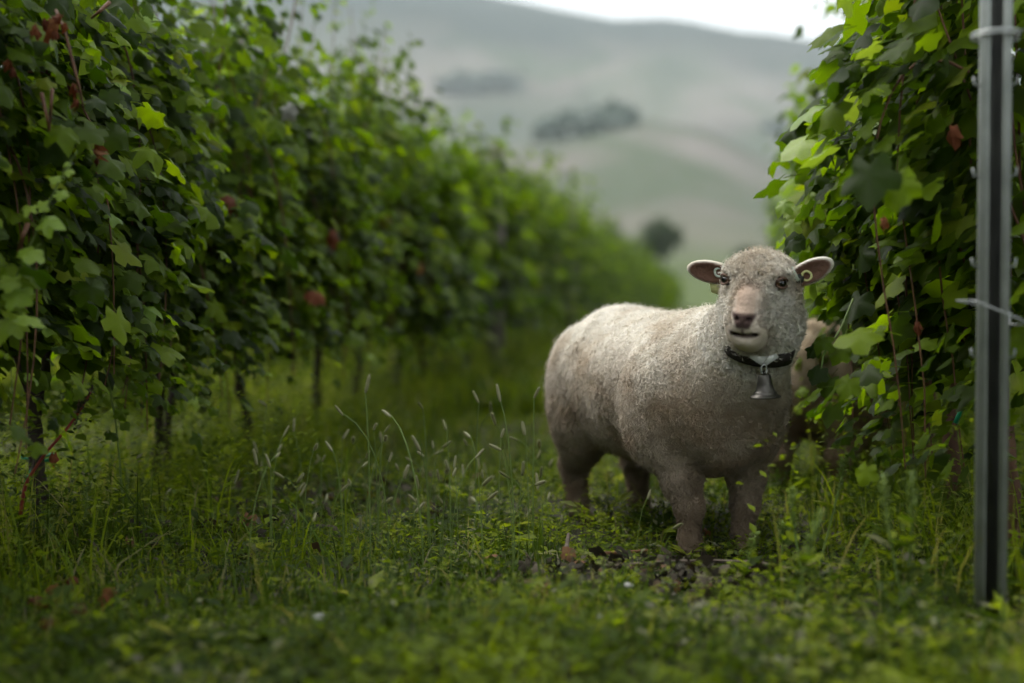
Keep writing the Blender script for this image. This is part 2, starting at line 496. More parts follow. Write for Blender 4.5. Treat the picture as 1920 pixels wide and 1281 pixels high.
class Field:
    def __init__(s, lo, hi, vox):
        s.lo = np.array(lo, float); s.vox = vox
        s.n = np.ceil((np.array(hi) - s.lo) / vox).astype(int) + 1
        s.d = np.full(s.n, 0.5, np.float32)
        s.ax = [np.float32(s.lo[i] + vox * np.arange(s.n[i])) for i in range(3)]
    def sl(s, c, ext):
        a = np.clip(np.floor((np.asarray(c) - ext - s.lo) / s.vox).astype(int), 0, s.n)
        b = np.clip(np.ceil((np.asarray(c) + ext - s.lo) / s.vox).astype(int) + 1, 0, s.n)
        sl = tuple(slice(a[i], b[i]) for i in range(3))
        g = np.meshgrid(*[s.ax[i][sl[i]] for i in range(3)], indexing='ij', sparse=True)
        return sl, g
    def blend(s, sl, d, k, sub=False):
        a = s.d[sl]
        if sub:
            h = np.clip(0.5 - 0.5 * (a + d) / k, 0, 1)
            s.d[sl] = a * (1 - h) - d * h + k * h * (1 - h)
        else:
            h = np.clip(0.5 + 0.5 * (a - d) / k, 0, 1)
            s.d[sl] = a * (1 - h) + d * h - k * h * (1 - h)
    def ell(s, c, r, k=0.03, R=None, sub=False):
        """ellipsoid; R rows = its axes"""
        c = np.asarray(c, float); r = np.asarray(r, float)
        ext = (r.max() if R is not None else r) + k + 0.02
        sl, (x, y, z) = s.sl(c, np.broadcast_to(ext, 3))
        x, y, z = x - np.float32(c[0]), y - np.float32(c[1]), z - np.float32(c[2])
        if R is not None:
            R = np.float32(R)
            x, y, z = (R[0, 0] * x + R[0, 1] * y + R[0, 2] * z, R[1, 0] * x + R[1, 1] * y + R[1, 2] * z, R[2, 0] * x + R[2, 1] * y + R[2, 2] * z)
        r = np.float32(r)
        k0 = np.sqrt((x / r[0]) ** 2 + (y / r[1]) ** 2 + (z / r[2]) ** 2) + 1e-6
        k1 = np.sqrt((x / r[0] ** 2) ** 2 + (y / r[1] ** 2) ** 2 + (z / r[2] ** 2) ** 2) + 1e-6
        s.blend(sl, k0 * (k0 - 1) / k1, k, sub)
    def cap(s, a, b, ra, rb, k=0.03, sub=False):
        """tapered capsule"""
        a = np.asarray(a, float); b = np.asarray(b, float)
        c = (a + b) / 2; ext = np.abs(b - a) / 2 + max(ra, rb) + k + 0.02
        sl, (x, y, z) = s.sl(c, ext)
        ba = np.float32(b - a)
        px, py, pz = x - np.float32(a[0]), y - np.float32(a[1]), z - np.float32(a[2])
        t = np.clip((px * ba[0] + py * ba[1] + pz * ba[2]) / np.float32(ba.dot(ba)), 0, 1)
        d = np.sqrt((px - t * ba[0]) ** 2 + (py - t * ba[1]) ** 2 + (pz - t * ba[2]) ** 2) - (np.float32(ra) + t * np.float32(rb - ra))
        s.blend(sl, d, k, sub)
    def mesh(s):
        d = s.d
        ins = d < 0
        cnt = np.zeros(s.n - 1, np.int8)
        for o in [(i, j, k) for i in (0, 1) for j in (0, 1) for k in (0, 1)]:
            cnt += ins[o[0]:s.n[0] - 1 + o[0], o[1]:s.n[1] - 1 + o[1], o[2]:s.n[2] - 1 + o[2]]
        ci = np.argwhere((cnt > 0) & (cnt < 8))
        vid = np.full(s.n - 1, -1, np.int32)
        vid[ci[:, 0], ci[:, 1], ci[:, 2]] = np.arange(len(ci))
        acc = np.zeros((len(ci), 3)); num = np.zeros(len(ci))
        for ax in range(3):
            oth = [q for q in range(3) if q != ax]
            for u in (0, 1):
                for v in (0, 1):
                    o0 = np.zeros(3, int); o0[oth[0]] = u; o0[oth[1]] = v
                    o1 = o0.copy(); o1[ax] = 1
                    p0 = ci + o0; p1 = ci + o1
                    d0 = d[p0[:, 0], p0[:, 1], p0[:, 2]]; d1 = d[p1[:, 0], p1[:, 1], p1[:, 2]]
                    cr = (d0 < 0) != (d1 < 0)
                    t = np.where(cr, d0 / np.where(cr, d0 - d1, 1), 0)
                    pos = o0 + t[:, None] * (o1 - o0)
                    acc += np.where(cr[:, None], pos, 0); num += cr
        V = s.lo + s.vox * (ci + acc / num[:, None])
        Q = []
        for ax in range(3):
            b, c = (ax + 1) % 3, (ax + 2) % 3
            s0 = [slice(1, -1)] * 3; s1 = [slice(1, -1)] * 3
            s0[ax] = slice(0, -1); s1[ax] = slice(1, None)
            e = np.argwhere(ins[tuple(s0)] != ins[tuple(s1)])
            e[:, b] += 1; e[:, c] += 1
            flip = ins[e[:, 0], e[:, 1], e[:, 2]]
            q = []
            for (ob, oc) in ((0, 0), (1, 0), (1, 1), (0, 1)):
                p = e.copy(); p[:, b] -= 1 - ob; p[:, c] -= 1 - oc
                q.append(vid[p[:, 0], p[:, 1], p[:, 2]])
            q = np.stack(q, 1)
            q[~flip] = q[~flip][:, ::-1]
            Q.append(q)
        Q = np.concatenate(Q)
        return V, Q[(Q >= 0).all(1)]

EARS = {}
EYE_Z, MOUTH_Z = 0.047, -0.0575
def sheep_field():
    F = Field((-0.50, -0.30, -0.012), (0.68, 0.32, 0.73), 0.0043)
    # trunk
    F.ell((-0.235, 0, 0.385), (0.175, 0.158, 0.172), 0.02)
    F.ell((-0.01, 0, 0.368), (0.30, 0.182, 0.182), 0.09)
    F.ell((0.215, 0, 0.372), (0.150, 0.165, 0.178), 0.07)
    F.ell((0.305, 0.0, 0.345), (0.100, 0.125, 0.135), 0.06)
    F.ell((-0.395, 0, 0.41), (0.045, 0.035, 0.06), 0.03)
    # neck
    nb = h2l((-0.060, 0, -0.055))
    F.cap((0.24, -0.005, 0.400), nb, 0.132, 0.076, 0.06)
    F.cap((0.30, -0.01, 0.375), h2l((-0.02, 0, -0.075)), 0.115, 0.066, 0.05)
    for s_ in (-1, 1):
        # front leg
        F.ell((0.200, s_ * 0.118, 0.340), (0.100, 0.072, 0.140), 0.022)
        y0 = s_ * 0.094
        F.cap((0.225, y0, 0.29), (0.250, s_ * 0.082, 0.185), 0.062, 0.038, 0.03)
        F.cap((0.250, s_ * 0.082, 0.185), (0.264, s_ * 0.070, 0.125), 0.037, 0.028, 0.02)
        F.ell((0.266, s_ * 0.070, 0.122), (0.031, 0.028, 0.030), 0.012)
        F.cap((0.264, s_ * 0.070, 0.118), (0.260, s_ * 0.066, 0.055), 0.0255, 0.0225, 0.012)
        F.ell((0.262, s_ * 0.066, 0.050), (0.026, 0.024, 0.022), 0.010)
        for t_ in (-1, 1):
            F.cap((0.268, s_ * 0.066 + t_ * 0.010, 0.036), (0.284, s_ * 0.066 + t_ * 0.012, 0.010), 0.016, 0.0155, 0.006)
        # hind leg
        F.ell((-0.275, s_ * 0.100, 0.340), (0.120, 0.082, 0.165), 0.028)
        F.cap((-0.255, s_ * 0.105, 0.285), (-0.300, s_ * 0.095, 0.195), 0.076, 0.043, 0.03)
        F.cap((-0.300, s_ * 0.095, 0.195), (-0.350, s_ * 0.090, 0.150), 0.040, 0.031, 0.02)
        F.cap((-0.350, s_ * 0.090, 0.152), (-0.330, s_ * 0.087, 0.055), 0.033, 0.025, 0.015)
        F.ell((-0.328, s_ * 0.087, 0.052), (0.028, 0.026, 0.023), 0.010)
        for t_ in (-1, 1):
            F.cap((-0.322, s_ * 0.087 + t_ * 0.010, 0.036), (-0.304, s_ * 0.087 + t_ * 0.012, 0.010), 0.017, 0.016, 0.006)
    # head
    H = lambda p, r, k=0.02, sub=False, R=None: F.ell(h2l(p), np.asarray(r) * HS, k, HM if R is None else R, sub)
    H((-0.015, 0, 0.018), (0.086, 0.077, 0.076), 0.03)      # skull
    H((-0.006, 0, 0.056), (0.066, 0.066, 0.042), 0.02)      # woolly poll
    for s_ in (-1, 1):
        H((0.008, s_ * 0.036, -0.034), (0.060, 0.037, 0.058), 0.025)   # cheek
        H((0.042, s_ * 0.046, 0.062), (0.022, 0.022, 0.010), 0.020)    # brow
        H((0.094, s_ * 0.022, -0.050), (0.036, 0.020, 0.024), 0.018)   # lip pad
    H((0.066, 0, 0.000), (0.062, 0.043, 0.052), 0.03)       # face bridge
    H((0.100, 0, -0.030), (0.044, 0.033, 0.034), 0.022)     # muzzle
    H((0.122, 0, -0.024), (0.021, 0.021, 0.017), 0.012)     # nose pad
    H((0.104, 0, -0.072), (0.028, 0.027, 0.016), 0.012)     # chin
    H((0.045, 0, -0.074), (0.055, 0.042, 0.034), 0.03)      # jaw
    for s_ in (-1, 1):
        H((0.063, s_ * 0.060, EYE_Z), (0.016, 0.012, 0.014), 0.008, sub=True)   # socket
        H((0.140, s_ * 0.0125, -0.0225), (0.010, 0.0062, 0.0040), 0.004, sub=True, R=HM @ np.array([[1, 0, 0], [0, .85, s_ * .5], [0, -s_ * .5, .85]]).T if False else None)  # nostril
    # mouth slit
    for i in range(11):
        t = (i - 5) / 5
        H((0.137 - 0.026 * t * t, 0.030 * t, MOUTH_Z + 0.004 * t * t), (0.010, 0.006, 0.0024), 0.004, sub=True)
    # ears: flattened, hollow in front
    for s_, up, fwd in ((-1, 0.14, 0.06), (1, 0.55, 0.02)):
        u = norm(hy * s_ + hz * up + hx * fwd)              # along the ear
        n = norm(hx * 0.93 + hz * (-0.10) - u * (hx * 0.93).dot(u))
        n = norm(n - u * n.dot(u))
        w = np.cross(n, u)
        R = np.stack([u, w, n])
        root = h2l((-0.012, s_ * 0.070, 0.046))
        c = root + u * 0.037
        F.ell(c, (0.054, 0.0250, 0.0120), 0.012, R)
        F.ell(c + u * 0.005 + n * 0.0130, (0.045, 0.0190, 0.0115), 0.004, R, sub=True)
        EARS[s_] = (root, u, w, n, c)
    return F

def eyecol(nm, c, rough, spec):
    m, nt, out = new_mat(nm)
    b = N(nt, 'ShaderNodeBsdfPrincipled'); b.inputs['Base Color'].default_value = (*c, 1)
    b.inputs['Roughness'].default_value = rough; b.inputs['Specular IOR Level'].default_value = spec
    nt.links.new(b.outputs[0], out.inputs['Surface']); return m

def wool_mat(name, lock, mul=(1, 1, 1)):
    m, nt, out = new_mat(name)
    L = nt.links.new
    ca = N(nt, 'ShaderNodeAttribute'); ca.attribute_name = 'tint'
    tc = N(nt, 'ShaderNodeTexCoord')
    nz = N(nt, 'ShaderNodeTexNoise'); nz.inputs['Scale'].default_value = 7; nz.inputs['Detail'].default_value = 5
    L(tc.outputs['Object'], nz.inputs['Vector'])
    rp = ramp(nt, [(0.30, (0.70 * mul[0], 0.60 * mul[1], 0.49 * mul[2])), (0.52, (0.96 * mul[0], 0.94 * mul[1], 0.90 * mul[2])), (0.75, (1.08 * mul[0], 1.07 * mul[1], 1.05 * mul[2]))])
    L(nz.outputs['Fac'], rp.inputs['Fac'])
    mu = N(nt, 'ShaderNodeMix', data_type='RGBA', blend_type='MULTIPLY'); mu.inputs[0].default_value = 1
    L(ca.outputs['Color'], mu.inputs[6]); L(rp.outputs['Color'], mu.inputs[7])
    b = N(nt, 'ShaderNodeBsdfPrincipled')
    b.inputs['Roughness'].default_value = 0.9; b.inputs['Specular IOR Level'].default_value = 0.1
    b.inputs['Sheen Weight'].default_value = 0.15 if lock else 0.05
    L(mu.outputs[2], b.inputs['Base Color'])
    if not lock:
        n2 = N(nt, 'ShaderNodeTexNoise'); n2.inputs['Scale'].default_value = 150; n2.inputs['Detail'].default_value = 4
        L(tc.outputs['Object'], n2.inputs['Vector'])
        bp = N(nt, 'ShaderNodeBump'); bp.inputs['Strength'].default_value = 0.6; bp.inputs['Distance'].default_value = 0.004
        L(n2.outputs['Fac'], bp.inputs['Height']); L(bp.outputs['Normal'], b.inputs['Normal'])
    if lock:                                        # wool fibres let light through
        tr = N(nt, 'ShaderNodeBsdfTranslucent'); L(mu.outputs[2], tr.inputs['Color'])
        ms = N(nt, 'ShaderNodeMixShader'); ms.inputs[0].default_value = 0.34
        L(b.outputs[0], ms.inputs[1]); L(tr.outputs[0], ms.inputs[2]); L(ms.outputs[0], out.inputs['Surface'])
    else:
        L(b.outputs[0], out.inputs['Surface'])
    return m

def smst(e0, e1, x):
    t = np.clip((x - e0) / (e1 - e0), 0, 1)
    return t * t * (3 - 2 * t)

def build_sheep():
    F = sheep_field()
    V, Q = F.mesh()
    q = l2h(V)
    # normals
    a, b, c, d = (V[Q[:, i]] for i in range(4))
    fn = np.cross(c - a, d - b)
    vn = np.zeros_like(V)
    for i in range(4):
        np.add.at(vn, Q[:, i], fn)
    vn = norm(vn)
    area = 0.5 * np.linalg.norm(fn, axis=1)
    # region weights
    inhead = (np.linalg.norm(q, axis=1) < 0.175) & (q[:, 0] > -0.09)
    facew = inhead * smst(0.052, 0.105, q[:, 0] - 0.35 * np.maximum(q[:, 2] - 0.0, 0) + 0.10 * np.maximum(-q[:, 2] - 0.03, 0)) * smst(0.046, 0.016, np.abs(q[:, 1]) - 0.018 * smst(-0.025, -0.05, q[:, 2]))
    nose = inhead * smst(0.112, 0.126, q[:, 0]) * smst(-0.047, -0.038, q[:, 2]) * smst(-0.006, -0.013, q[:, 2]) * smst(0.004, -0.004, np.abs(q[:, 1]) - 0.0215 - 0.45 * (q[:, 2] + 0.024))
    nose = np.maximum(nose, inhead * 0.8 * smst(0.100, 0.12, q[:, 0]) * smst(0.0045, 0.002, np.abs(q[:, 1])) * (q[:, 2] < -0.035) * (q[:, 2] > -0.06))
    mouth_z = MOUTH_Z + 0.004 * (q[:, 1] / 0.030) ** 2
    mouth = inhead * smst(0.085, 0.10, q[:, 0]) * 0.9 * smst(0.0080, 0.0030, np.abs(q[:, 2] - mouth_z)) * smst(0.036, 0.026, np.abs(q[:, 1]))
    earw = np.zeros(len(V)); inner = np.zeros(len(V))
    for s_, (root, u, w, n, c0) in EARS.items():
        e = V - c0
        eu, ew, en = e @ u, e @ w, e @ n
        inside = (np.abs(eu) < 0.075) & (np.abs(ew) < 0.032) & (np.abs(en) < 0.025) & (eu > -0.03)
        earw = np.maximum(earw, inside)
        ell_ = (eu / 0.052) ** 2 + (ew / 0.0235) ** 2
        inner = np.maximum(inner, inside * smst(1.0, 0.72, ell_) * ((vn @ n) > 0.2))
    eyer = np.zeros(len(V))
    for s_ in (-1, 1):
        eyer = np.maximum(eyer, smst(0.022, 0.013, np.linalg.norm(q - np.array([0.060, s_ * 0.060, EYE_Z]), axis=1)))
    lowleg = smst(0.150, 0.105, V[:, 2])
    hoof = smst(0.032, 0.024, V[:, 2])
    # colours
    tint = np.tile(np.array([0.82, 0.79, 0.735]), (len(V), 1))
    dirt_shade = smst(0.53, 0.28, V[:, 2] + 0.06 * vnoise(V * 9, 4))         # grubby tan lower flanks, with shade painted into the tint
    dirt_shade = dirt_shade * (1 - inhead * 0.85)
    tint = tint * (1 - 0.7 * dirt_shade[:, None]) + np.array([0.25, 0.175, 0.108]) * 0.7 * dirt_shade[:, None]
    def lay(w, cc):
        nonlocal tint
        tint = tint * (1 - w[:, None]) + np.array(cc) * w[:, None]
    lay(smst(0.26, 0.08, V[:, 2]) * 0.85, (0.17, 0.122, 0.085))  # brown leg wool, deepened with painted shade towards the feet
    lay(facew * 0.7, (0.50, 0.40, 0.325))
    lay(np.clip(facew * smst(0.060, 0.085, q[:, 0]) * smst(-0.035, -0.015, q[:, 2]) * smst(0.030, 0.015, np.abs(q[:, 1])), 0, 1) * 0.6, (0.40, 0.265, 0.205))
    lay(inner, (0.155, 0.088, 0.068))
    lay(eyer * 0.85, (0.22, 0.14, 0.10))
    lay(nose, (0.075, 0.048, 0.045))
    lay(mouth, (0.07, 0.042, 0.038))
    lay(hoof, (0.07, 0.055, 0.045))
    # fleece relief
    fleece = 1 - np.clip(np.maximum.reduce([facew, earw, eyer, lowleg * 0.8]), 0, 1)
    hd = inhead.astype(float)
    amp = fleece * (0.0022 * (1 - hd) + 0.0026 * hd)
    disp = (0.5 - np.abs(vnoise(V * 48, 1))) * 1.6 + (0.4 - np.abs(vnoise(V * 95, 2))) * 0.9
    big = vnoise(V * np.array([16, 16, 9]), 3) * 0.004 * fleece * (1 - hd)
    V = V + vn * (amp * disp + big)[:, None]
    bump_lr = None
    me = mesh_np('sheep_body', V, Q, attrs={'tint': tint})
    body = obj('sheep', None)
    root = empty('sheep', (0, 0, 0)); bpy.data.objects.remove(body)
    bodyo = obj('body', me, wool_mat('wool_skin', False), root)
    # curled locks of wool
    w = area * np.clip(fleece[Q].mean(1) + 0.55 * (lowleg[Q].mean(1)) , 0, 1)
    w = (w + 0.7 * area * inhead[Q[:, 0]] * (facew[Q[:, 0]] > 0.2) * (nose[Q[:, 0]] < 0.1) * (mouth[Q[:, 0]] < 0.1)) * np.where(inhead[Q[:, 0]], 4.0, 1.0)
    n_l = 190000
    fi = rng.choice(len(Q), n_l, p=w / w.sum())
    uv = rng.random((n_l, 2, 1))
    p = (V[Q[fi, 0]] * (1 - uv[:, 0]) + V[Q[fi, 1]] * uv[:, 0]) * (1 - uv[:, 1]) + (V[Q[fi, 3]] * (1 - uv[:, 0]) + V[Q[fi, 2]] * uv[:, 0]) * uv[:, 1]
    nn = vn[Q[fi, 0]]
    hh = inhead[Q[fi, 0]].astype(float)
    # flow of the fleece: mostly downward / backward, swirling
    fl = np.stack([-0.25 + 0.9 * vnoise(p * 38, 7), 0.9 * vnoise(p * 38, 8), -0.55 + 0.9 * vnoise(p * 38, 9)], 1)
    fl = norm(fl + 0.22 * rng.normal(size=(n_l, 3)))
    tg = norm(fl - nn * (fl * nn).sum(1)[:, None])
    sd_ = np.cross(nn, tg)
    leg = lowleg[Q[fi, 0]]
    fw_ = np.clip(0.26 + 0.74 * fleece[Q[fi, 0]] / 0.9, 0, 1) * hh + (1 - hh)
    Lk = fw_ * (0.015 + 0.007 * rng.random(n_l)) * (1 - 0.40 * hh) * (1 - 0.25 * leg)
    wd = fw_ * (0.0007 + 0.0006 * rng.random(n_l)) * (1 + 0.7 * hh)
    out_ = (0.75 + 0.5 * rng.random(n_l)) * (1 + 0.4 * hh)
    stray = rng.random(n_l) < 0.065
    out_ = np.where(stray, out_ * 1.65, out_); wd = np.where(stray, wd * 0.45, wd); Lk = np.where(stray, Lk * 1.2, Lk)
    curl = rng.uniform(-1.3, 1.3, n_l) * (1 + hh)
    VV = []
    for i, t in enumerate((0.0, 0.5, 1.0)):
        a_ = curl * t * 1.6
        dirv = tg * np.cos(a_)[:, None] + sd_ * np.sin(a_)[:, None]
        cen = p - nn * 0.002 + dirv * (Lk * t * 0.85)[:, None] + nn * (Lk * out_ * (t - 0.62 * t * t))[:, None]
        wv = np.cross(dirv, nn) * (wd * (1.0, 0.9, 0.3)[i])[:, None] + nn * (wd * 0.35 * math.sin(i * 1.7))[:, None]
        VV += [cen - wv, cen + wv]
    VV[4] = (VV[4] + VV[5]) / 2
    VV = np.stack(VV[:5], 1)
    base = np.arange(n_l)[:, None] * 5
    FQ = [base + np.array([[0, 1, 3, 2]]), base + np.array([[2, 3, 4]])]
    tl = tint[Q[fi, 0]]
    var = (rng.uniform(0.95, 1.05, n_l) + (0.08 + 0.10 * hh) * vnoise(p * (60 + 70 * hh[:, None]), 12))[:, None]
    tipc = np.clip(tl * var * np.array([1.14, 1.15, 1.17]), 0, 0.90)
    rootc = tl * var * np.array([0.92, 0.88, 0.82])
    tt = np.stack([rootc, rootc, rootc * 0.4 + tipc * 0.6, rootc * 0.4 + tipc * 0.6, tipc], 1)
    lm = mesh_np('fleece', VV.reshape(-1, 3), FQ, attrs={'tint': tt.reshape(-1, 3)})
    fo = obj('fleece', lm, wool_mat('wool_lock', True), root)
    fo['kind'] = 'stuff'
    # eyes
    for s_ in (-1, 1):
        ec = h2l((0.0565, s_ * 0.0560, EYE_Z))
        v, f = lathe([(0.0001, 0.0125)] + [(0.0125 * math.sin(a_), 0.0125 * math.cos(a_)) for a_ in np.linspace(0.25, math.pi - 0.1, 9)] + [(0.0001, -0.0125)], 16)
        look = norm(hx * 0.72 + hy * s_ * 0.70)
        Rq = Vector(look).to_track_quat('Z', 'Y')
        eo = obj('eye', mesh_np('eye', v, f), eyecol('eye_iris', (0.055, 0.026, 0.010), 0.08, 0.6), root, ec)
        eo.rotation_mode = 'QUATERNION'; eo.rotation_quaternion = Rq
        v, f = lathe([(0.0001, 0.01305), (0.0045, 0.0124), (0.0062, 0.0112), (0.0062, 0.0100)], 14)
        v = v * np.array([1.4, 0.95, 1])
        obj('pupil', mesh_np('pupil', v, f), eyecol('pupil', (0.004, 0.004, 0.004), 0.06, 0.6), eo)
        # lids
        lid = []
        for sg, arc in ((1, 1.0), (-1, 0.8)):
            ang = np.linspace(-1.15, 1.15, 9)
            wv_ = norm(np.cross([0, 0, 1], look)); uv_ = np.cross(look, wv_)
            pts = [ec + look * (0.0100 * math.cos(x) ** 0.6 + 0.001) + wv_ * 0.0138 * math.sin(x) + uv_ * sg * arc * 0.0112 * math.cos(x) for x in ang]
            lid.append(tube(np.array(pts), [0.0008 + 0.0017 * math.cos(x) for x in ang], 6))
        v, f = join(lid)
        obj('eyelid', mesh_np('eyelid', v, f), M['eyelid'], root)
    # ear tags
    for s_, (rt, u, w, n, c0) in EARS.items():
        pin = c0 - u * 0.020 + n * 0.006
        th = np.linspace(0, 2 * math.pi, 21)
        ringc = c0 - u * (0.008 if s_ > 0 else 0.016) + n * 0.004 - w * 0.004
        pts = np.array([ringc + u * 0.0095 * math.cos(x) + w * 0.0095 * math.sin(x) for x in th])
        v, f = tube(pts, 0.0026, 6)
        t1 = obj('ear_tag', mesh_np('ear_tag', v, f), M['tag_plastic' if s_ > 0 else 'tag_white'], root)
        cl = c0 - u * 0.026 + w * (0.010 * (1 if w[2] > 0 else -1)) + n * 0.006
        v, f = tube(np.array([cl + w * 0.016 + n * 0.004, cl + w * 0.008 + n * 0.010, cl - w * 0.004 + n * 0.009, cl - w * 0.014 + n * 0.005]), [0.0035, 0.0045, 0.0045, 0.0035], 8)
        obj('ear_clip', mesh_np('ear_clip', v, f), M['tag_white'], root)
        if s_ < 0:      # yellow flap below the ear
            dn = np.array([0, 0, -1.0]); sd2 = norm(u * 1.0)
            o_ = c0 - u * 0.006 + dn * 0.016 - n * 0.006
            ps = [o_ - sd2 * 0.010, o_ + sd2 * 0.014, o_ + sd2 * 0.008 + dn * 0.028, o_ - sd2 * 0.012 + dn * 0.030]
            v = np.array([x - n * 0.001 for x in ps] + [x + n * 0.001 for x in ps])
            f = np.array([[3, 2, 1, 0], [4, 5, 6, 7], [0, 1, 5, 4], [1, 2, 6, 5], [2, 3, 7, 6], [3, 0, 4, 7]])
            obj('tag_flap', mesh_np('tag_flap', v, [f], smooth=False), M['tag_plastic'], root)
        else:
            v, f = tube(np.array([c0 - u * 0.026 - w * 0.003 + n * 0.000, c0 - u * 0.022 - w * 0.003 + n * 0.009]), [0.012, 0.009], 12)
            obj('tag_button', mesh_np('tag_button', v, f), M['tag_dark'], root)
    return root, BVHTree.FromPolygons([tuple(x) for x in V], [tuple(int(i) for i in x) for x in Q])

M['eyelid'] = simple_mat('eyelid', (0.10, 0.058, 0.042), (0.17, 0.105, 0.078), 60, 0.7, 0.2, 90)
sheep, sheep_bvh = build_sheep()
sheep.location = SHEEP_O + np.array([0, 0, -0.004])
sheep.rotation_euler = (0, 0, HEAD_ANG)
tag(sheep, 'cream woolly sheep standing in the grass aisle, wearing a collar with a bell', 'sheep', 'sheep in the vineyard')

# second sheep, in under the vines
s2 = copy_tree(sheep)
s2.location = (0.985, 4.42, -0.02)
s2.rotation_euler = (0, 0, math.radians(66))
s2.scale = (0.95, 0.95, 0.95)
tag(s2, 'brownish sheep half hidden under the vine leaves behind the bell wearing sheep', 'sheep', 'sheep in the vineyard')

for ch in s2.children:
    if ch.name.split('.')[0] in ('body', 'fleece'):
        ch.material_slots[0].link = 'OBJECT'
        ch.material_slots[0].material = wool_mat('brown_wool', ch.name.startswith('fleece'), (0.74, 0.66, 0.56))

# collar with bell: strap wrapped on the neck
def build_collar():
    root = empty('bell_collar', tuple(SHEEP_O + np.array([0, 0, -0.004])), HEAD_ANG)
    A = np.array([0.24, -0.005, 0.415]); B = h2l((-0.055, 0, -0.045))
    C = A + (B - A) * 0.93 + np.array([0.0, 0, -0.030])
    ax = norm(norm(B - A) * 0.62 + np.array([0.0, 0.0, 0.62]))      # strap hangs forward and low
    u = norm(np.cross(ax, [0, 1, 0])); u = u if u[2] < 0 else -u
    v = np.cross(ax, u)
    P, NRM = [], []
    for t in np.linspace(0, 2 * math.pi, 49)[:-1]:
        dv = u * math.cos(t) + v * math.sin(t)
        hit = sheep_bvh.ray_cast(Vector(C + dv * 0.30), Vector(-dv), 0.30)
        h = np.array(hit[0]) if hit[0] is not None else C + dv * 0.1
        P.append(h); NRM.append(dv)
    P = np.array(P); NRM = np.array(NRM)
    rad = ((P - C) * NRM).sum(1)
    for _ in range(6):
        rad = np.maximum(rad, (np.roll(rad, 1) + np.roll(rad, -1)) / 2)
    front = np.array([max(0.0, float(d_.dot(norm(u + hx * 0.8)))) for d_ in NRM])
    P = C + NRM * (rad - 0.013 + 0.0215 * smst(0.45, 0.80, front))[:, None]
    n = len(P); V = []; hw, th = 0.0155, 0.0024
    for p_, d_ in zip(P, NRM):
        V += [p_ - ax * hw - d_ * th, p_ + ax * hw - d_ * th, p_ + ax * hw + d_ * th, p_ - ax * hw + d_ * th]
    V = np.array(V); idx = np.arange(n * 4).reshape(n, 4); nx = np.roll(idx, -1, 0)
    Qs = np.concatenate([np.stack([idx[:, i], nx[:, i], nx[:, (i + 1) % 4], idx[:, (i + 1) % 4]], 1) for i in range(4)])
    obj('strap', mesh_np('strap', V, Qs, smooth=False), M['leather'], root)
    # the point of the strap where the photograph shows the clasp
    best, bi = 9, 0
    R = Matrix.Rotation(HEAD_ANG, 3, 'Z')
    for i, p_ in enumerate(P):
        wpt = np.array(R @ Vector(p_)) + SHEEP_O
        px = 960 + F_PX * wpt[0] / wpt[1]
        if wpt[1] < 3.2 and abs(px - 1436) < best * 100:
            sc = abs(px - 1436) / 100 + (0.0 if p_[2] < C[2] else 5)
            if sc < best: best, bi = sc, i
    p0, d0 = P[bi], NRM[bi]
    side = norm(P[(bi + 1) % n] - P[bi - 1])
    dn = np.array([0, 0, -1.0])
    out = norm(d0 - dn * d0.dot(dn))
    if abs(side[2]) > 0.9: side = norm(np.cross(out, dn))
    side = norm(side - dn * side.dot(dn))
    # folded silver clasp: two tilted plates meeting in a V
    plates = []
    for s_ in (-1, 1):
        c_ = p0 + out * 0.007 + side * s_ * 0.012 - dn * 0.006
        uu = norm(side * s_ + np.array([0, 0, 0.62])); ww = norm(np.cross(uu, out)); ww = ww if ww[2] > 0 else -ww
        L_, Wd, T_ = 0.0165, 0.0095, 0.0016
        pts = []
        for k in (-1, 1):
            for a_, b_ in ((-1, -1), (1, -1), (1, 1), (-1, 1)):
                pts.append(c_ + uu * L_ * a_ + ww * Wd * b_ + out * (T_ * k) + out * (0.006 * (b_ < 0)))
        plates.append((np.array(pts), [np.array([[3, 2, 1, 0], [4, 5, 6, 7], [0, 1, 5, 4], [1, 2, 6, 5], [2, 3, 7, 6], [3, 0, 4, 7]])]))
    for pl in plates:
        obj('clasp', mesh_np('clasp', pl[0], pl[1], smooth=False), M['buckle'], root)
    # ring and bell
    rc = p0 + out * 0.014 + dn * 0.018
    th_ = np.linspace(0, 2 * math.pi, 17)
    rv = np.array([rc + side * 0.006 * math.cos(x) + dn * 0.010 * math.sin(x) for x in th_])
    vv, ff = tube(rv, 0.0016, 6)
    obj('ring', mesh_np('ring', vv, ff), M['wire'], root)
    top = rc + dn * 0.008 + out * 0.012
    prof = [(0.0001, 0.001), (0.006, 0.0), (0.0115, -0.0015), (0.0130, -0.004), (0.0145, -0.014), (0.0165, -0.025), (0.0195, -0.034), (0.0225, -0.0365), (0.0235, -0.038), (0.0240, -0.041),
            (0.0295, -0.0440), (0.0315, -0.0455), (0.0318, -0.0475), (0.0305, -0.0485), (0.0225, -0.042), (0.0150, -0.020), (0.0120, -0.006), (0.0001, -0.004)]
    vv, ff = lathe([(r, z) for r, z in prof], 32)
    bl = obj('bell', mesh_np('bell', vv, ff), M['bell'], root, tuple(top), (math.radians(3), 0, 0), 1.0)
    vv, ff = tube(np.array([[0, 0, -0.004], [0.001, 0, -0.03], [0.002, 0, -0.043]]), [0.0015, 0.0015, 0.005], 8)
    obj('clapper', mesh_np('clapper', vv, ff), M['bell'], bl)
    vv, ff = tube(np.array([[0.004 * math.cos(x), 0, 0.005 * math.sin(x) + 0.001] for x in np.linspace(0, math.pi, 9)]), 0.0014, 6)
    obj('loop', mesh_np('loop', vv, ff), M['bell'], bl)
    tag(root, 'dark strap collar with silver clasp and small metal bell on the sheep', 'collar')
build_collar()

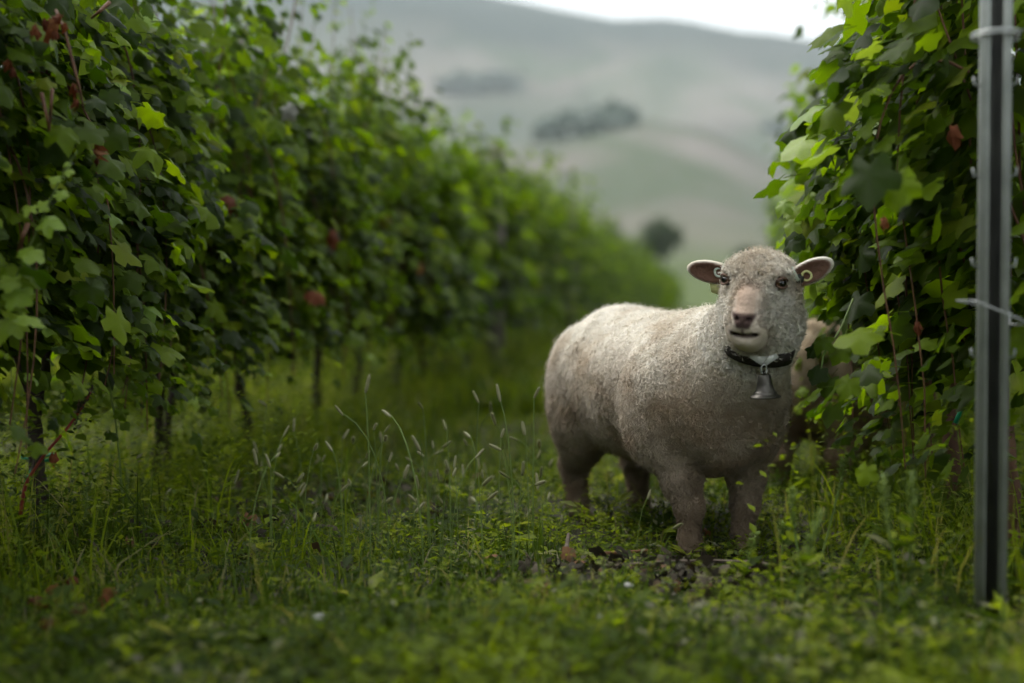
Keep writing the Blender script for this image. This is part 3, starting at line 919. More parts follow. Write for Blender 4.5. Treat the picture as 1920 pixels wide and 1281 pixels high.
# ------------------------------------------------------------------ grape leaves
def grape_leaf(n_out, seed, lobes=0.20, ring=True, cup=0.25, ruf=0.10):
    """lobed, toothed leaf: base notch at origin side, tip along +Y, upper face +Z, about 1 wide"""
    r_ = np.random.default_rng(seed)
    th = np.linspace(0, 2 * math.pi, n_out, endpoint=False) + 0.02      # angle from the tip direction
    a = (th + math.pi) % (2 * math.pi) - math.pi
    r = 0.44 + lobes * 0.42 * np.cos(5 * a * 0.98) * np.clip(1.25 - np.abs(a) / 3.6, 0, 1)
    r += 0.07 * np.cos(a)
    r *= 1 - 0.60 * np.exp(-((np.abs(a) - math.pi) / 0.24) ** 2)        # stalk notch
    r += np.where(np.arange(n_out) % 2 == 0, 0.028, -0.028) + r_.normal(0, 0.012, n_out)
    x, y = r * np.sin(a), r * np.cos(a)
    def zf(x, y, ph):
        rr = np.hypot(x, y)
        return -cup * rr ** 2 - 0.18 * np.abs(x) * 0.6 + 0.05 - 0.10 * np.abs(x) + ruf * rr * np.sin(5 * np.arctan2(x, y) + ph)
    ph = r_.uniform(0, 6.28)
    ctr = np.array([[0, 0.0, 0.05]])
    outv = np.stack([x, y, zf(x, y, ph)], 1)
    if ring:
        m = n_out // 2
        xi, yi = 0.5 * x[::2], 0.5 * y[::2]
        inv = np.stack([xi, yi, zf(xi, yi, ph) + 0.012], 1)
        V = np.concatenate([ctr, inv, outv])
        T = []
        for i in range(m):
            j = (i + 1) % m
            T.append([0, 1 + i, 1 + j])
            o0, o1, o2 = 1 + m + 2 * i, 1 + m + 2 * i + 1, 1 + m + (2 * i + 2) % n_out
            T += [[1 + i, o0, o1], [1 + i, o1, 1 + j], [1 + j, o1, o2]]
    else:
        V = np.concatenate([ctr, outv])
        T = [[0, 1 + i, 1 + (i + 1) % n_out] for i in range(n_out)]
    T = np.array(T)[:, ::-1]
    V = V + np.array([0, 0.33, 0])              # stalk joint near the origin
    return V, T

LEAF_HI = [grape_leaf(24, 100 + i, 0.16 + 0.03 * (i % 4), True, 0.10 + 0.18 * (i % 3), 0.08 + 0.05 * (i % 3)) for i in range(8)]
LEAF_LO = [grape_leaf(12, 200 + i, 0.18, False, 0.15 + 0.1 * (i % 3), 0.08) for i in range(4)]
LEAF_MID = [grape_leaf(14, 250 + i, 0.18, False, 0.12 + 0.1 * (i % 3), 0.08) for i in range(5)]
LEAF_DRY = [grape_leaf(18, 300 + i, 0.22, True, 1.6 + 0.5 * i, 0.55) for i in range(3)]
for lst in (LEAF_HI, LEAF_LO, LEAF_MID, LEAF_DRY):
    for v, t in lst:
        nrm = np.cross(v[t[0][1]] - v[t[0][0]], v[t[0][2]] - v[t[0][0]])
        if nrm[2] < 0: t[:] = t[:, ::-1]

STALK = tube(np.array([[0, 0.06, 0.03], [0, -0.12, -0.02], [0, -0.36, -0.16]]), [0.010, 0.011, 0.014], 3, caps=False)
LEAF_ME = [mesh_np('leaf', *join([(v, [t]), STALK])) for v, t in LEAF_HI]
for me in LEAF_ME: me.materials.append(M['vine_leaf'])
YLEAF_ME = [mesh_np('young_leaf', *join([(v, [t]), STALK])) for v, t in LEAF_HI[:4]]
for me in YLEAF_ME: me.materials.append(M['young_leaf'])
DLEAF_ME = [mesh_np('dry_leaf', *join([(v, [t]), STALK])) for v, t in LEAF_DRY]
for me in DLEAF_ME: me.materials.append(M['dry_leaf'])
PLEAF_ME = [mesh_np('pale_leaf', v, t) for v, t in LEAF_DRY[:1]]
for me in PLEAF_ME: me.materials.append(M['pale_leaf'])

def frames(n, tip):
    """rotation matrices with z = n and y close to tip (columns x,y,z)"""
    n = norm(n)
    y = norm(tip - n * (tip * n).sum(-1, keepdims=True))
    x = np.cross(y, n)
    return np.stack([x, y, n], -1)

def scatter_mesh(name, protos, pos, Rm, size, rnd, stretch=None):
    """join many copies of small meshes into one"""
    which = rng.integers(0, len(protos), len(pos))
    VV, TT, RR, off = [], [], [], 0
    for k, (v, t) in enumerate(protos):
        sel = np.where(which == k)[0]
        if len(sel) == 0: continue
        vv = np.einsum('nij,mj->nmi', Rm[sel], v) * size[sel][:, None, None] + pos[sel][:, None, :]
        tt = t[None] + (np.arange(len(sel)) * len(v))[:, None, None] + off
        off += vv.shape[0] * vv.shape[1]
        VV.append(vv.reshape(-1, 3)); TT.append(tt.reshape(-1, t.shape[1])); RR.append(np.repeat(rnd[sel], len(v)))
    return mesh_np(name, np.concatenate(VV), np.concatenate(TT), attrs={'rnd': np.concatenate(RR)})

def to_quat(Rm):
    return Matrix([[float(Rm[i, j]) for j in range(3)] for i in range(3)]).to_quaternion()

# ------------------------------------------------------------------ vines
# a row: points (x0 + k*y, y); 's' runs along the row, 'u' towards the aisle
class Row:
    def __init__(s, x0, k, side):
        s.x0, s.k, s.side = x0, k, side
        L_ = math.hypot(k, 1)
        s.dir = np.array([k, 1, 0]) / L_
        s.u = np.array([1, -k, 0]) / L_ * side          # side=+1: aisle lies at +x
    def pt(s, y): return np.array([s.x0 + s.k * y, y, 0.0])
LEFT = Row(-1.565, 0.1296, 1)
RIGHT = Row(0.53, 0.167, -1)
LEFT2 = Row(-3.75, 0.1296, 1)
RIGHT2 = Row(2.65, 0.167, -1)

def shoots(seed, n_sh=13, span=0.72, base=0.47, top=(1.38, 1.62), droop=0.0, hang=0, hang_to=0.3, flare=1.0):
    """shoot paths of one vine in row coordinates (s, u, z)"""
    r_ = np.random.default_rng(seed)
    out = []
    for i in range(n_sh):
        s0 = (i + 0.5) / n_sh * span - span / 2 + r_.normal(0, 0.03)
        u0 = r_.normal(0, 0.04)
        zt = r_.uniform(*top) + (r_.random() < 0.14) * r_.uniform(0.05, 0.22)
        u1 = r_.normal(0, 0.13) * flare
        p = bez([s0, u0, base], [s0 + r_.normal(0, 0.05), u0 + r_.normal(0, 0.10), base + 0.35], [s0 + r_.normal(0, 0.10), u1 * 0.8, zt - 0.5], [s0 + r_.normal(0, 0.14), u1 + r_.normal(0, 0.05), zt], 14)
        out.append(p)
    for i in range(hang):
        s0 = r_.uniform(-span / 2, span / 2); z0 = r_.uniform(0.75, 1.25)
        ue = r_.uniform(0.14, 0.32)
        p = bez([s0, 0.05, z0], [s0 + r_.normal(0, .05), ue * 0.8, z0 + 0.12], [s0 + r_.normal(0, .08), ue, z0 - 0.2], [s0 + r_.normal(0, .1), ue * r_.uniform(0.6, 1.0), hang_to + r_.uniform(0, 0.2)], 14)
        out.append(p)
    return out

def leaves_on(shs, seed, per=46, size=(0.085, 0.15), low=0.5, aisle_bias=0.0, clump=0.5):
    """leaf frames along shoots: pos, normal, tip, size in row coordinates"""
    r_ = np.random.default_rng(seed + 5000)
    P, Nn, T, S = [], [], [], []
    for p in shs:
        m = max(6, int(per * np.linalg.norm(np.diff(p, axis=0), axis=1).sum() / 1.35))
        t = r_.uniform(0.0, 1.0, m) * (len(p) - 1)
        i = np.minimum(t.astype(int), len(p) - 2); f = (t - i)[:, None]
        c = p[i] * (1 - f) + p[i + 1] * f
        az = r_.uniform(0, 2 * math.pi, m)
        sidev = np.stack([np.cos(az) * 0.8, np.sin(az) * 1.15 + aisle_bias, r_.normal(0.05, 0.25, m)], 1)
        sidev = norm(sidev)
        ln = r_.uniform(0.05, 0.17, m)
        pos = c + sidev * ln[:, None]
        outw = np.sign(pos[:, 1] + r_.normal(0, 0.05, m))
        nn = np.stack([r_.normal(0, 0.38, m) + 0.35 * sidev[:, 0], outw * r_.uniform(0.25, 1.0, m), r_.uniform(0.15, 1.25, m)], 1)
        tp = np.stack([r_.normal(0, 0.45, m), outw * r_.uniform(0.0, 0.9, m), -np.ones(m)], 1)
        age = t / (len(p) - 1)
        sz = r_.uniform(*size, m) * np.where(age > 0.85, 0.65, 1.0)
        P.append(pos); Nn.append(nn); T.append(tp); S.append(sz)
    P, Nn, T, S = map(np.concatenate, (P, Nn, T, S))
    hole = vnoise(P * np.array([4.2, 1.5, 3.4]) + seed * 7.3, 21) - 0.4 * np.clip(P[:, 2] - 1.35, 0, 0.5)
    keep = (hole > -1 + clump) | (r_.random(len(P)) < 0.25)
    keep &= P[:, 2] > low * r_.uniform(0.75, 1.1, len(P))
    return P[keep], norm(Nn[keep]), T[keep], S[keep]

def to_world(row, o, v, vec=False):
    w = v[:, :1] * row.dir + v[:, 1:2] * row.u + v[:, 2:3] * np.array([0, 0, 1.0])
    return w if vec else w + o

def trunk_mesh(seed, h=0.49, lean=0.12, r0=0.0175, arms=0.36, two=False):
    r_ = np.random.default_rng(seed)
    parts = []
    for b in range(2 if two else 1):
        bx_ = (b - 0.5) * 0.05 if two else 0
        p = bez([bx_, 0, -0.06], [bx_ + r_.normal(0, .05), r_.normal(0, .04), 0.2], [bx_ * 2 + r_.normal(0, lean), r_.normal(0, .04), h * 0.65], [bx_ * 3 + r_.normal(0, lean * 0.6), 0, h], 12)
        p += r_.normal(0, 0.005, p.shape)
        rad = np.linspace(r0 * 1.15, r0 * 0.75, 12) * r_.uniform(0.85, 1.2, 12) * (0.8 if two else 1)
        parts.append(tube(p, rad, 9, True, 0.16, seed))
        e = p[-1]
        for s_ in ((-1, 1) if not two else ((-1,) if b == 0 else (1,))):
            q_ = bez(e - [0, 0, 0.02], e + [s_ * 0.06, 0, 0.05], e + [s_ * arms * 0.6, r_.normal(0, .02), 0.03], e + [s_ * arms, 0, 0.0], 8)
            parts.append(tube(q_ + r_.normal(0, .003, q_.shape), np.linspace(r0 * 0.62, r0 * 0.42, 8), 8, True, 0.12, seed + s_))
    return join(parts)

def rc_mesh(name, row, vf, mat):
    """mesh given in row coordinates -> vine local axes (world aligned)"""
    v, f = vf
    return mesh_np(name, to_world(row, np.zeros(3), np.asarray(v)), f)

ROW_TXT = {1: 'long row across the aisle from the sheep', -1: 'row that the sheep stand beside'}

def vine_detailed(row, y, seed, label, group, n_leaf=300, mat_trunk='bark', two=False, low=0.5, hang=0, hang_to=0.3, per=52, clump=0.42, extra=None, size=(0.085, 0.15), flare=1.0, dry=0.0015, n_sh=13, top=(1.52, 1.76), ushift=0.0):
    """near vine: trunk, canes, single leaves facing the aisle, inner foliage"""
    o = row.pt(y); o[2] = gz(o[0], o[1])
    root = empty('grapevine', tuple(o))
    tag(root, label, 'grapevine', group)
    obj('trunk', rc_mesh('trunk', row, trunk_mesh(seed, two=two), None), M[mat_trunk], root)
    shs = shoots(seed, n_sh=n_sh, hang=hang, hang_to=hang_to, flare=flare, top=top)
    for p in shs:
        p[:, 1] += ushift * np.clip((p[:, 2] - 0.45) / 0.4, 0, 1)
    for p in shs:
        v, f = tube(p, np.linspace(0.0036, 0.0016, len(p)), 5, False)
        obj('cane', rc_mesh('cane', row, (v, f), None), M['cane'], root)
    P, Nn, T, S = leaves_on(shs, seed, per=per, low=low, clump=clump, size=size)
    Pw, Nw, Tw = to_world(row, np.zeros(3), P), to_world(row, None, Nn, True), to_world(row, None, T, True)
    Rm = frames(Nw, Tw)
    # the leaves that show largest: on the aisle side, inside the picture
    wpos = Pw + o
    px = 960 + F_PX * wpos[:, 0] / np.maximum(wpos[:, 1], 0.1); py = HORIZON - F_PX * (wpos[:, 2] - EYE) / np.maximum(wpos[:, 1], 0.1)
    inside = (px > -150) & (px < 2070) & (py > -150) & (py < 1350)
    # the sheep has nibbled its corner free; the post stands clear of leaves
    bad = (px < 1522) & (px > 1000) & (py > 455) & (py < 1100) & (wpos[:, 1] < 3.45)
    bad |= (wpos[:, 1] < 2.78) & (px > 1770) & (px < 1935)
    bad |= (px < 1650) & (px > 1000) & (py > 400) & (py < 570) & (wpos[:, 1] < 3.05)
    bad |= (px < 1585) & (px > 1480) & (py > 585) & (py < 710) & (wpos[:, 1] < 4.0)
    bad |= (wpos[:, 1] < 2.35) & (px < 2000) & (px > 1300)
    ok_ = ~bad
    Pw, Rm, P, S, wpos, inside = Pw[ok_], Rm[ok_], P[ok_], S[ok_], wpos[ok_], inside[ok_]
    score = P[:, 1] + np.where(inside, 0.6, 0) + S
    order = np.argsort(-score)
    single = order[:n_leaf]; rest = order[n_leaf:]
    for i in single:
        pool = DLEAF_ME if rng.random() < dry else (YLEAF_ME if rng.random() < 0.035 else LEAF_ME)
        lo_ = bpy.data.objects.new('leaf', pool[int(rng.integers(len(pool)))])
        col.objects.link(lo_)
        lo_.parent = root
        lo_.rotation_mode = 'QUATERNION'
        lo_.location = Pw[i]; lo_.rotation_quaternion = to_quat(Rm[i]); lo_.scale = (S[i] * rng.uniform(0.9, 1.1), S[i], S[i] * rng.uniform(0.6, 1.6))
    if len(rest):
        fo = obj('foliage', scatter_mesh('foliage', LEAF_MID, Pw[rest], Rm[rest], S[rest], rng.random(len(rest))), M['vine_leaf'], root)
        fo['kind'] = 'stuff'
    return root, o, shs

PROTO = {}
def vine_far_proto(row, seed, lo=True, per=84, size=(0.075, 0.13), n_sh=12, clump=0.90):
    root = empty('grapevine', (0, 0, -50))
    obj('trunk', rc_mesh('trunk', row, trunk_mesh(seed), None), M['bark'], root)
    P, Nn, T, S = leaves_on(shoots(seed, n_sh=n_sh, hang=8, hang_to=0.20, top=(1.56, 1.80), flare=1.2), seed, low=0.20, per=per, size=size, clump=clump)
    Rm = frames(to_world(row, None, Nn, True), to_world(row, None, T, True))
    obj('crown', scatter_mesh('crown', LEAF_LO, to_world(row, np.zeros(3), P), Rm, S, rng.random(len(P))), M['vine_leaf'], root)
    return root

def place_far(row, ys, protos, label, group):
    for i, y in enumerate(ys):
        pr = protos[(i * 7 + int(y * 3)) % len(protos)]
        c = copy_tree(pr)
        o = row.pt(y + rng.normal(0, 0.04))
        c.location = (o[0], o[1], gz(o[0], o[1]) if y < 27 else 0.0)
        c.scale = (1, 1, rng.uniform(0.88, 1.06))
        if (i * 5) % 3 == 1:
            c.rotation_euler = (0, 0, math.pi)
        tag(c, label, 'grapevine', group)

GL, GR = 'grapevines in the long row across the aisle', 'grapevines in the row beside the sheep'
# left row, near: spacing 0.8 m
LEFT_Y = [2.75, 3.45, 4.2, 5.0, 5.8, 6.6]
left_labels = {
    0: 'leafy grapevine at the near end of the long row opposite the sheep',
    1: 'grapevine with dried red leaf clusters and a bright lime green young shoot',
    2: 'dark leafy grapevine next to the vine with dried red leaf clusters',
    3: 'grapevine with a single orange leaf showing on its aisle face',
    4: 'leafy grapevine directly after the vine with the single orange leaf',
    5: 'leafy grapevine second after the vine with the single orange leaf',
}
left_near = []
for i, y in enumerate(LEFT_Y):
    lab = left_labels.get(i, 'leafy green grapevine near the front of the long row opposite the sheep')
    left_near.append(vine_detailed(LEFT, y, 40 + i, lab, GL, two=(i in (1, 2)), low=0.30, per=170, clump=0.80, hang=8, hang_to=0.22, size=(0.045, 0.088)))
# right row, near
RIGHT_Y = [3.02, 3.75, 4.5, 5.25]
right_labels = {
    0: 'grapevine with reddish trunk and green tie beside the steel post',
    1: 'grapevine draping broad leaves over the half hidden sheep',
    2: 'grapevine rising behind the head of the bell wearing sheep',
    3: 'leafy grapevine following the one behind the head of the sheep',
}
right_near = []
for i, y in enumerate(RIGHT_Y):
    right_near.append(vine_detailed(RIGHT, y, 70 + i, right_labels[i], GR, mat_trunk='bark_red', low=0.22, hang=(9, 8, 6, 3)[i], hang_to=0.20, per=130, clump=0.55, size=(0.052, 0.102), n_sh=12, flare=0.85, top=(1.6, 1.9), ushift=(0.06, 0.04, 0.0, 0.0)[i], dry=0.0))

protoL = [vine_far_proto(LEFT, 900 + i) for i in range(4)]
protoR = [vine_far_proto(RIGHT, 950 + i) for i in range(3)]
place_far(LEFT, np.arange(7.4, 46, 0.8), protoL, 'leafy green grapevine farther along the long row opposite the sheep', GL)
place_far(RIGHT, np.arange(6.0, 17.4, 0.78), protoR, 'leafy green grapevine farther along the row beside the sheep', GR)

def row_mass(name, row, y0, y1, label, leaf_size=(0.22, 0.34), per_m=150, seed=1):
    """a distant stretch of vine row that reads as one mass"""
    r_ = np.random.default_rng(seed)
    n = int((y1 - y0) * per_m)
    P = np.stack([r_.uniform(y0, y1, n) , r_.normal(0, 0.17, n), 0.35 + 1.38 * r_.random(n) ** 0.9], 1)
    W = np.stack([row.x0 + row.k * P[:, 0], P[:, 0], np.zeros(n)], 1) + P[:, 1:2] * row.u + P[:, 2:3] * np.array([0, 0, 1.0])
    Nn = np.stack([r_.normal(0, .5, n), np.sign(P[:, 1]) * r_.uniform(.3, 1, n), r_.uniform(0, 1, n)], 1)
    Rm = frames(to_world(row, None, norm(Nn), True), to_world(row, None, np.stack([r_.normal(0, .5, n), np.zeros(n), -np.ones(n)], 1), True))
    o = obj(name, scatter_mesh(name, LEAF_LO, W, Rm, r_.uniform(*leaf_size, n), r_.random(n)), M['vine_leaf'])
    tag(o, label, 'vines', kind='stuff')
row_mass('distant_vine_row', LEFT, 46, 96, 'far end of the long vine row running towards the hills', seed=3)
row_mass('hidden_vine_row', LEFT2, 2, 40, 'next vine row seen in gaps behind the long row', (0.16, 0.24), 260, seed=4)
row_mass('rear_shade_row', LEFT, -9, 2.2, 'unseen vine row added behind the viewer across the aisle to block light', (0.14, 0.2), 330, seed=6)  # unseen row, added to cut low sky light and shade the foreground
row_mass('rear_shade_row', RIGHT, -9, 0.6, 'unseen vine row added behind the viewer on the steel post side to block light', (0.14, 0.2), 330, seed=7)  # also added out of view, to darken surfaces facing the camera
row_mass('neighbouring_vine_row', RIGHT2, 1.5, 22, 'next vine row seen in gaps behind the steel post', (0.16, 0.24), 220, seed=5)
for pr in protoL + protoR:
    for ch in list(pr.children): bpy.data.objects.remove(ch)
    bpy.data.objects.remove(pr)

# ------------------------------------------------------------------ grass and herbs
def in_view(n, y0, y1, pw=1.0, margin=0.35, wide=0.40):
    y = y0 + (y1 - y0) * rng.random(n) ** pw
    x = rng.uniform(-1, 1, n) * (wide * y + margin)
    return x, y

def row_dist(x, y, row):
    return x - (row.x0 + row.k * y)

def cropped(x, y):
    d = np.hypot((x - 0.45) / 0.36, (y - 2.98) / 0.34)
    d2 = np.hypot(x - 0.78, y - 2.25) / 0.30
    return np.minimum(0.45 + 0.55 * np.clip((d - 0.6) / 0.6, 0, 1), 0.85 + 0.15 * np.clip((d2 - 0.7) / 0.5, 0, 1))

def blades(name, x, y, h, w, label, mat='grass', lean=0.45, rnd=None):
    n = len(x)
    h = h * cropped(x, y)
    z = ground_bump(x, y)
    az = rng.uniform(0, 2 * math.pi, n)
    ld = np.stack([np.cos(az), np.sin(az), np.zeros(n)], 1)
    fa = rng.uniform(0, 2 * math.pi, n)
    wd = np.stack([np.cos(fa), np.sin(fa), np.zeros(n)], 1)
    ln = np.abs(rng.normal(0, lean, n)) + 0.05
    base = np.stack([x, y, z - 0.01], 1)
    V = []
    for t, wf in ((0.0, 0.8), (0.4, 1.0), (0.75, 0.7), (1.0, 0.0)):
        c = base + ld * (h * ln * t * t)[:, None] + np.array([0, 0, 1.0]) * (h * (t - 0.22 * ln * t * t))[:, None]
        if wf > 0:
            V += [c - wd * (w * wf * 0.5)[:, None], c + wd * (w * wf * 0.5)[:, None]]
        else:
            V += [c]
    V = np.stack(V, 1)
    b = (np.arange(n) * 7)[:, None]
    Q = np.concatenate([b + np.array([[0, 1, 3, 2]]), b + np.array([[2, 3, 5, 4]])])
    T = b + np.array([[4, 5, 6]])
    if rnd is None:
        rnd = np.clip(0.46 + 0.50 * nz2(x, y, 2.2, 77) + 0.30 * nz2(x, y, 9.0, 78) + 0.25 * (rng.random(n) - 0.5), 0, 0.90)
        dry_ = rng.random(n) < 0.05
        rnd[dry_] = rng.uniform(0.9, 1.0, dry_.sum())
    r = np.repeat(rnd, 7)
    o = obj(name, mesh_np(name, V.reshape(-1, 3), [Q, T], attrs={'rnd': r}), M[mat])
    return tag(o, label, 'grass', kind='stuff')

def thin(x, y, sc, seed, lo, hi):
    d = nz2(x, y, sc, seed) * 0.7 + nz2(x, y, sc * 2.7, seed + 1) * 0.3
    return rng.random(len(x)) < np.clip((d - lo) / (hi - lo), 0.06, 1)

# short turf, near and in the focal range
x, y = in_view(90000, 1.25, 7.5, 1.25)
k = thin(x, y, 1.6, 31, -0.30, 0.45); x, y = x[k], y[k]
dl = np.minimum(np.abs(row_dist(x, y, LEFT)), np.abs(row_dist(x, y, RIGHT)))
h = (0.028 + 0.036 * rng.random(len(x)) ** 1.5) * (1 + 0.6 * nz2(x, y, 1.1, 33)) + 0.07 * rng.random(len(x)) ** 5 + 0.10 * np.exp(-(dl / 0.35) ** 2) * rng.random(len(x))
blades('short_grass', x, y, h, 0.0035 + 0.003 * rng.random(len(x)), 'short green grass covering the aisle between the vine rows', lean=0.6)
# taller seed-bearing grass in the middle ground
x, y = in_view(9000, 2.2, 9, 1.2)
k = thin(x, y, 0.9, 35, -0.15, 0.5); x, y = x[k], y[k]
h = 0.07 + 0.13 * rng.random(len(x)) ** 2
blades('tall_grass', x, y, h, 0.0028 + 0.002 * rng.random(len(x)), 'taller thin grass stems standing above the turf', lean=0.35)
# far turf
x, y = in_view(48000, 7.0, 60, 1.7, margin=1.0)
h = 0.10 + 0.12 * rng.random(len(x))
blades('distant_grass', x, y, h, 0.009 + 0.0015 * y, 'blurred green grass far down the aisle', lean=0.6)

# small broad-leaved herbs
def ovate():
    v = np.array([[0, 0, 0], [0.24, 0.35, 0.05], [-0.24, 0.35, 0.05], [0, 0.4, -0.03], [0.2, 0.7, 0.03], [-0.2, 0.7, 0.03], [0, 1, -0.08]], float)
    t = np.array([[0, 1, 3], [0, 3, 2], [1, 4, 3], [3, 4, 6], [3, 6, 5], [2, 3, 5]])
    return v, t
OV = [ovate()]
DI = [(np.array([[0, 0, 0], [0.22, 0.45, 0.06], [-0.22, 0.45, 0.06], [0, 0.5, -0.02], [0, 1, -0.06]], float), np.array([[0, 1, 3], [0, 3, 2], [1, 4, 3], [3, 4, 2]]))]
def herbs(name, x, y, hgt, nleaf, size, label, mat='herb', spread=0.35):
    n = len(x)
    hgt = hgt * cropped(x, y)
    m = np.repeat(np.arange(n), nleaf)
    t = rng.random(len(m))
    az = rng.uniform(0, 2 * math.pi, len(m))
    H = hgt[m] * (0.15 + 0.85 * t)
    rad = hgt[m] * spread * (1 - 0.4 * t) * rng.random(len(m))
    pos = np.stack([x[m] + rad * np.cos(az), y[m] + rad * np.sin(az), ground_bump(x[m], y[m]) + H], 1)
    tip = np.stack([np.cos(az), np.sin(az), rng.normal(0.15, 0.4, len(m))], 1)
    nn = np.stack([-0.3 * np.cos(az) + rng.normal(0, .35, len(m)), -0.3 * np.sin(az) + rng.normal(0, .35, len(m)), np.ones(len(m))], 1)
    sz = size * rng.uniform(0.5, 1.2, len(m)) * (1.15 - 0.5 * t)
    base = np.clip(0.46 + 0.50 * nz2(x, y, 1.9, 79) + 0.30 * nz2(x, y, 8.0, 80) + 0.25 * (rng.random(n) - 0.5), 0.02, 0.92)[m] + rng.uniform(-0.10, 0.06, len(m))
    base = np.clip(base, 0, 0.93)
    dry_ = rng.random(len(m)) < 0.06; base[dry_] = rng.uniform(0.95, 0.999, dry_.sum())
    me = scatter_mesh(name, DI, pos, frames(nn, tip), sz, base)
    return tag(obj(name, me, M[mat]), label, 'weeds', kind='stuff')
x, y = in_view(12500, 1.25, 6.0, 1.3)
k = thin(x, y, 1.4, 41, -0.35, 0.45); x, y = x[k], y[k]
herbs('ground_herbs', x, y, 0.02 + 0.045 * rng.random(len(x)), 9, 0.024, 'low broad leaved herbs growing among the grass')
x, y = in_view(1500, 1.35, 5.5, 1.2)
k = thin(x, y, 1.2, 45, -0.3, 0.4); x, y = x[k], y[k]
herbs('clumped_herbs', x, y, 0.05 + 0.11 * rng.random(len(x)) ** 1.6, 40, 0.021, 'low bushy clumps of small leaved herbs standing out of the turf', spread=0.75)
# bushy weeds along the rows
NW = 1400
ys = rng.uniform(2.6, 15, NW); side = rng.random(NW) < 0.72
xs = np.where(side, LEFT.x0 + LEFT.k * ys + rng.normal(0.04, 0.20, NW), RIGHT.x0 + RIGHT.k * ys + rng.normal(0.02, 0.20, NW))
herbs('row_weeds', xs, ys, 0.14 + 0.30 * rng.random(NW) ** 1.3, 60, 0.027, 'bushy green weeds crowding the feet of the vines', spread=0.45)
x, y = in_view(700, 1.25, 2.3, 1.0)
xb, yb = in_view(260, 1.4, 4.6, 1.1)
herbs('broad_weeds', xb, yb, 0.04 + 0.06 * rng.random(260), 8, 0.062, 'scattered rosettes of broad dark leaves in the aisle grass', spread=0.9)
herbs('front_weeds', x, y, 0.04 + 0.07 * rng.random(len(x)) ** 1.5, 20, 0.036, 'leafy weeds growing in front of the aisle grass', spread=0.5)

nb = 7000
ys = 2.5 + 17 * rng.random(nb) ** 1.4; sd_ = rng.random(nb) < 0.7
xs = np.where(sd_, LEFT.x0 + LEFT.k * ys + rng.normal(0.0, 0.26, nb), RIGHT.x0 + RIGHT.k * ys + rng.normal(0.0, 0.2, nb))
blades('row_grass', xs, ys, 0.10 + 0.18 * rng.random(nb) ** 1.8, 0.003 + 0.0006 * ys, 'tall uncut grass growing under the vines of both rows', lean=0.4)

# dead leaf litter lying on the ground
def litter(name, cx, cy, sx, sy, n, label):
    x = rng.normal(cx, sx, n); y = rng.normal(cy, sy, n)
    pos = np.stack([x, y, ground_bump(x, y) + 0.006 + 0.055 * rng.random(n)], 1)
    nn = np.stack([rng.normal(0, .8, n), rng.normal(0, .8, n), np.ones(n)], 1)
    tp = rng.normal(size=(n, 3))
    me = scatter_mesh(name, LEAF_HI, pos, frames(nn, tp), rng.uniform(0.016, 0.045, n), rng.random(n))
    tag(obj(name, me, M['litter']), label, 'dead leaves', kind='stuff')
p = on_ground(1180, 1120); litter('leaf_litter', p[0], p[1], 0.15, 0.10, 260, 'dark heap of dead leaves and trimmings in the grass before the sheep')
p = on_ground(330, 1010); litter('leaf_litter', p[0], p[1], 0.30, 0.25, 160, 'scattered grey dead leaves in the grass near the long vine row')
p = on_ground(640, 940); litter('leaf_litter', p[0], p[1], 0.22, 0.15, 90, 'pale brown dead leaves on a bare patch behind the foxtail grass')

# ------------------------------------------------------------------ foxtail grass, one by one
def seed_head(seed, ln=0.034, rad=0.0040):
    r_ = np.random.default_rng(seed)
    prof = [(0.0004, 0)] + [(rad * math.sin(math.pi * (0.12 + 0.80 * t)) ** 0.6, ln * t) for t in np.linspace(0.03, 0.97, 8)] + [(0.0004, ln)]
    v, f = lathe(prof, 7)
    nb = 90
    t = r_.random(nb); az = r_.uniform(0, 6.28, nb)
    rr = rad * np.sin(math.pi * (0.12 + 0.80 * t)) ** 0.6
    b = np.stack([rr * np.cos(az), rr * np.sin(az), ln * t], 1)
    d = norm(np.stack([np.cos(az), np.sin(az), np.full(nb, 0.9)], 1))
    e = b + d * (rad * r_.uniform(0.8, 1.6, nb))[:, None]
    sdv = norm(np.cross(d, [0, 0, 1.0])) * 0.00035
    V = np.stack([b - sdv, b + sdv, e], 1).reshape(-1, 3)
    T = np.arange(nb * 3).reshape(-1, 3)
    return join([(v, f), (V, [T])])
HEADS = []
for i in range(3):
    v, f = seed_head(i, (0.036, 0.046, 0.030)[i], (0.0048, 0.0046, 0.0045)[i])
    HEADS.append(mesh_np('seed_head', v, f)); HEADS[-1].materials.append(M['seed'])
STEMS = []
for i in range(4):
    bend = (0.04, -0.10, 0.16, 0.30)[i]
    p = bez([0, 0, 0], [0, 0, 0.4], [bend * 0.3, 0, 0.8], [bend, 0, 1.0 - abs(bend) * 0.3], 8)
    v, f = tube(p, np.linspace(0.0050, 0.0036, 8), 4, False)
    STEMS.append((mesh_np('stem', v * 1.0, f), p))
    STEMS[-1][0].materials.append(M['green_cane'])

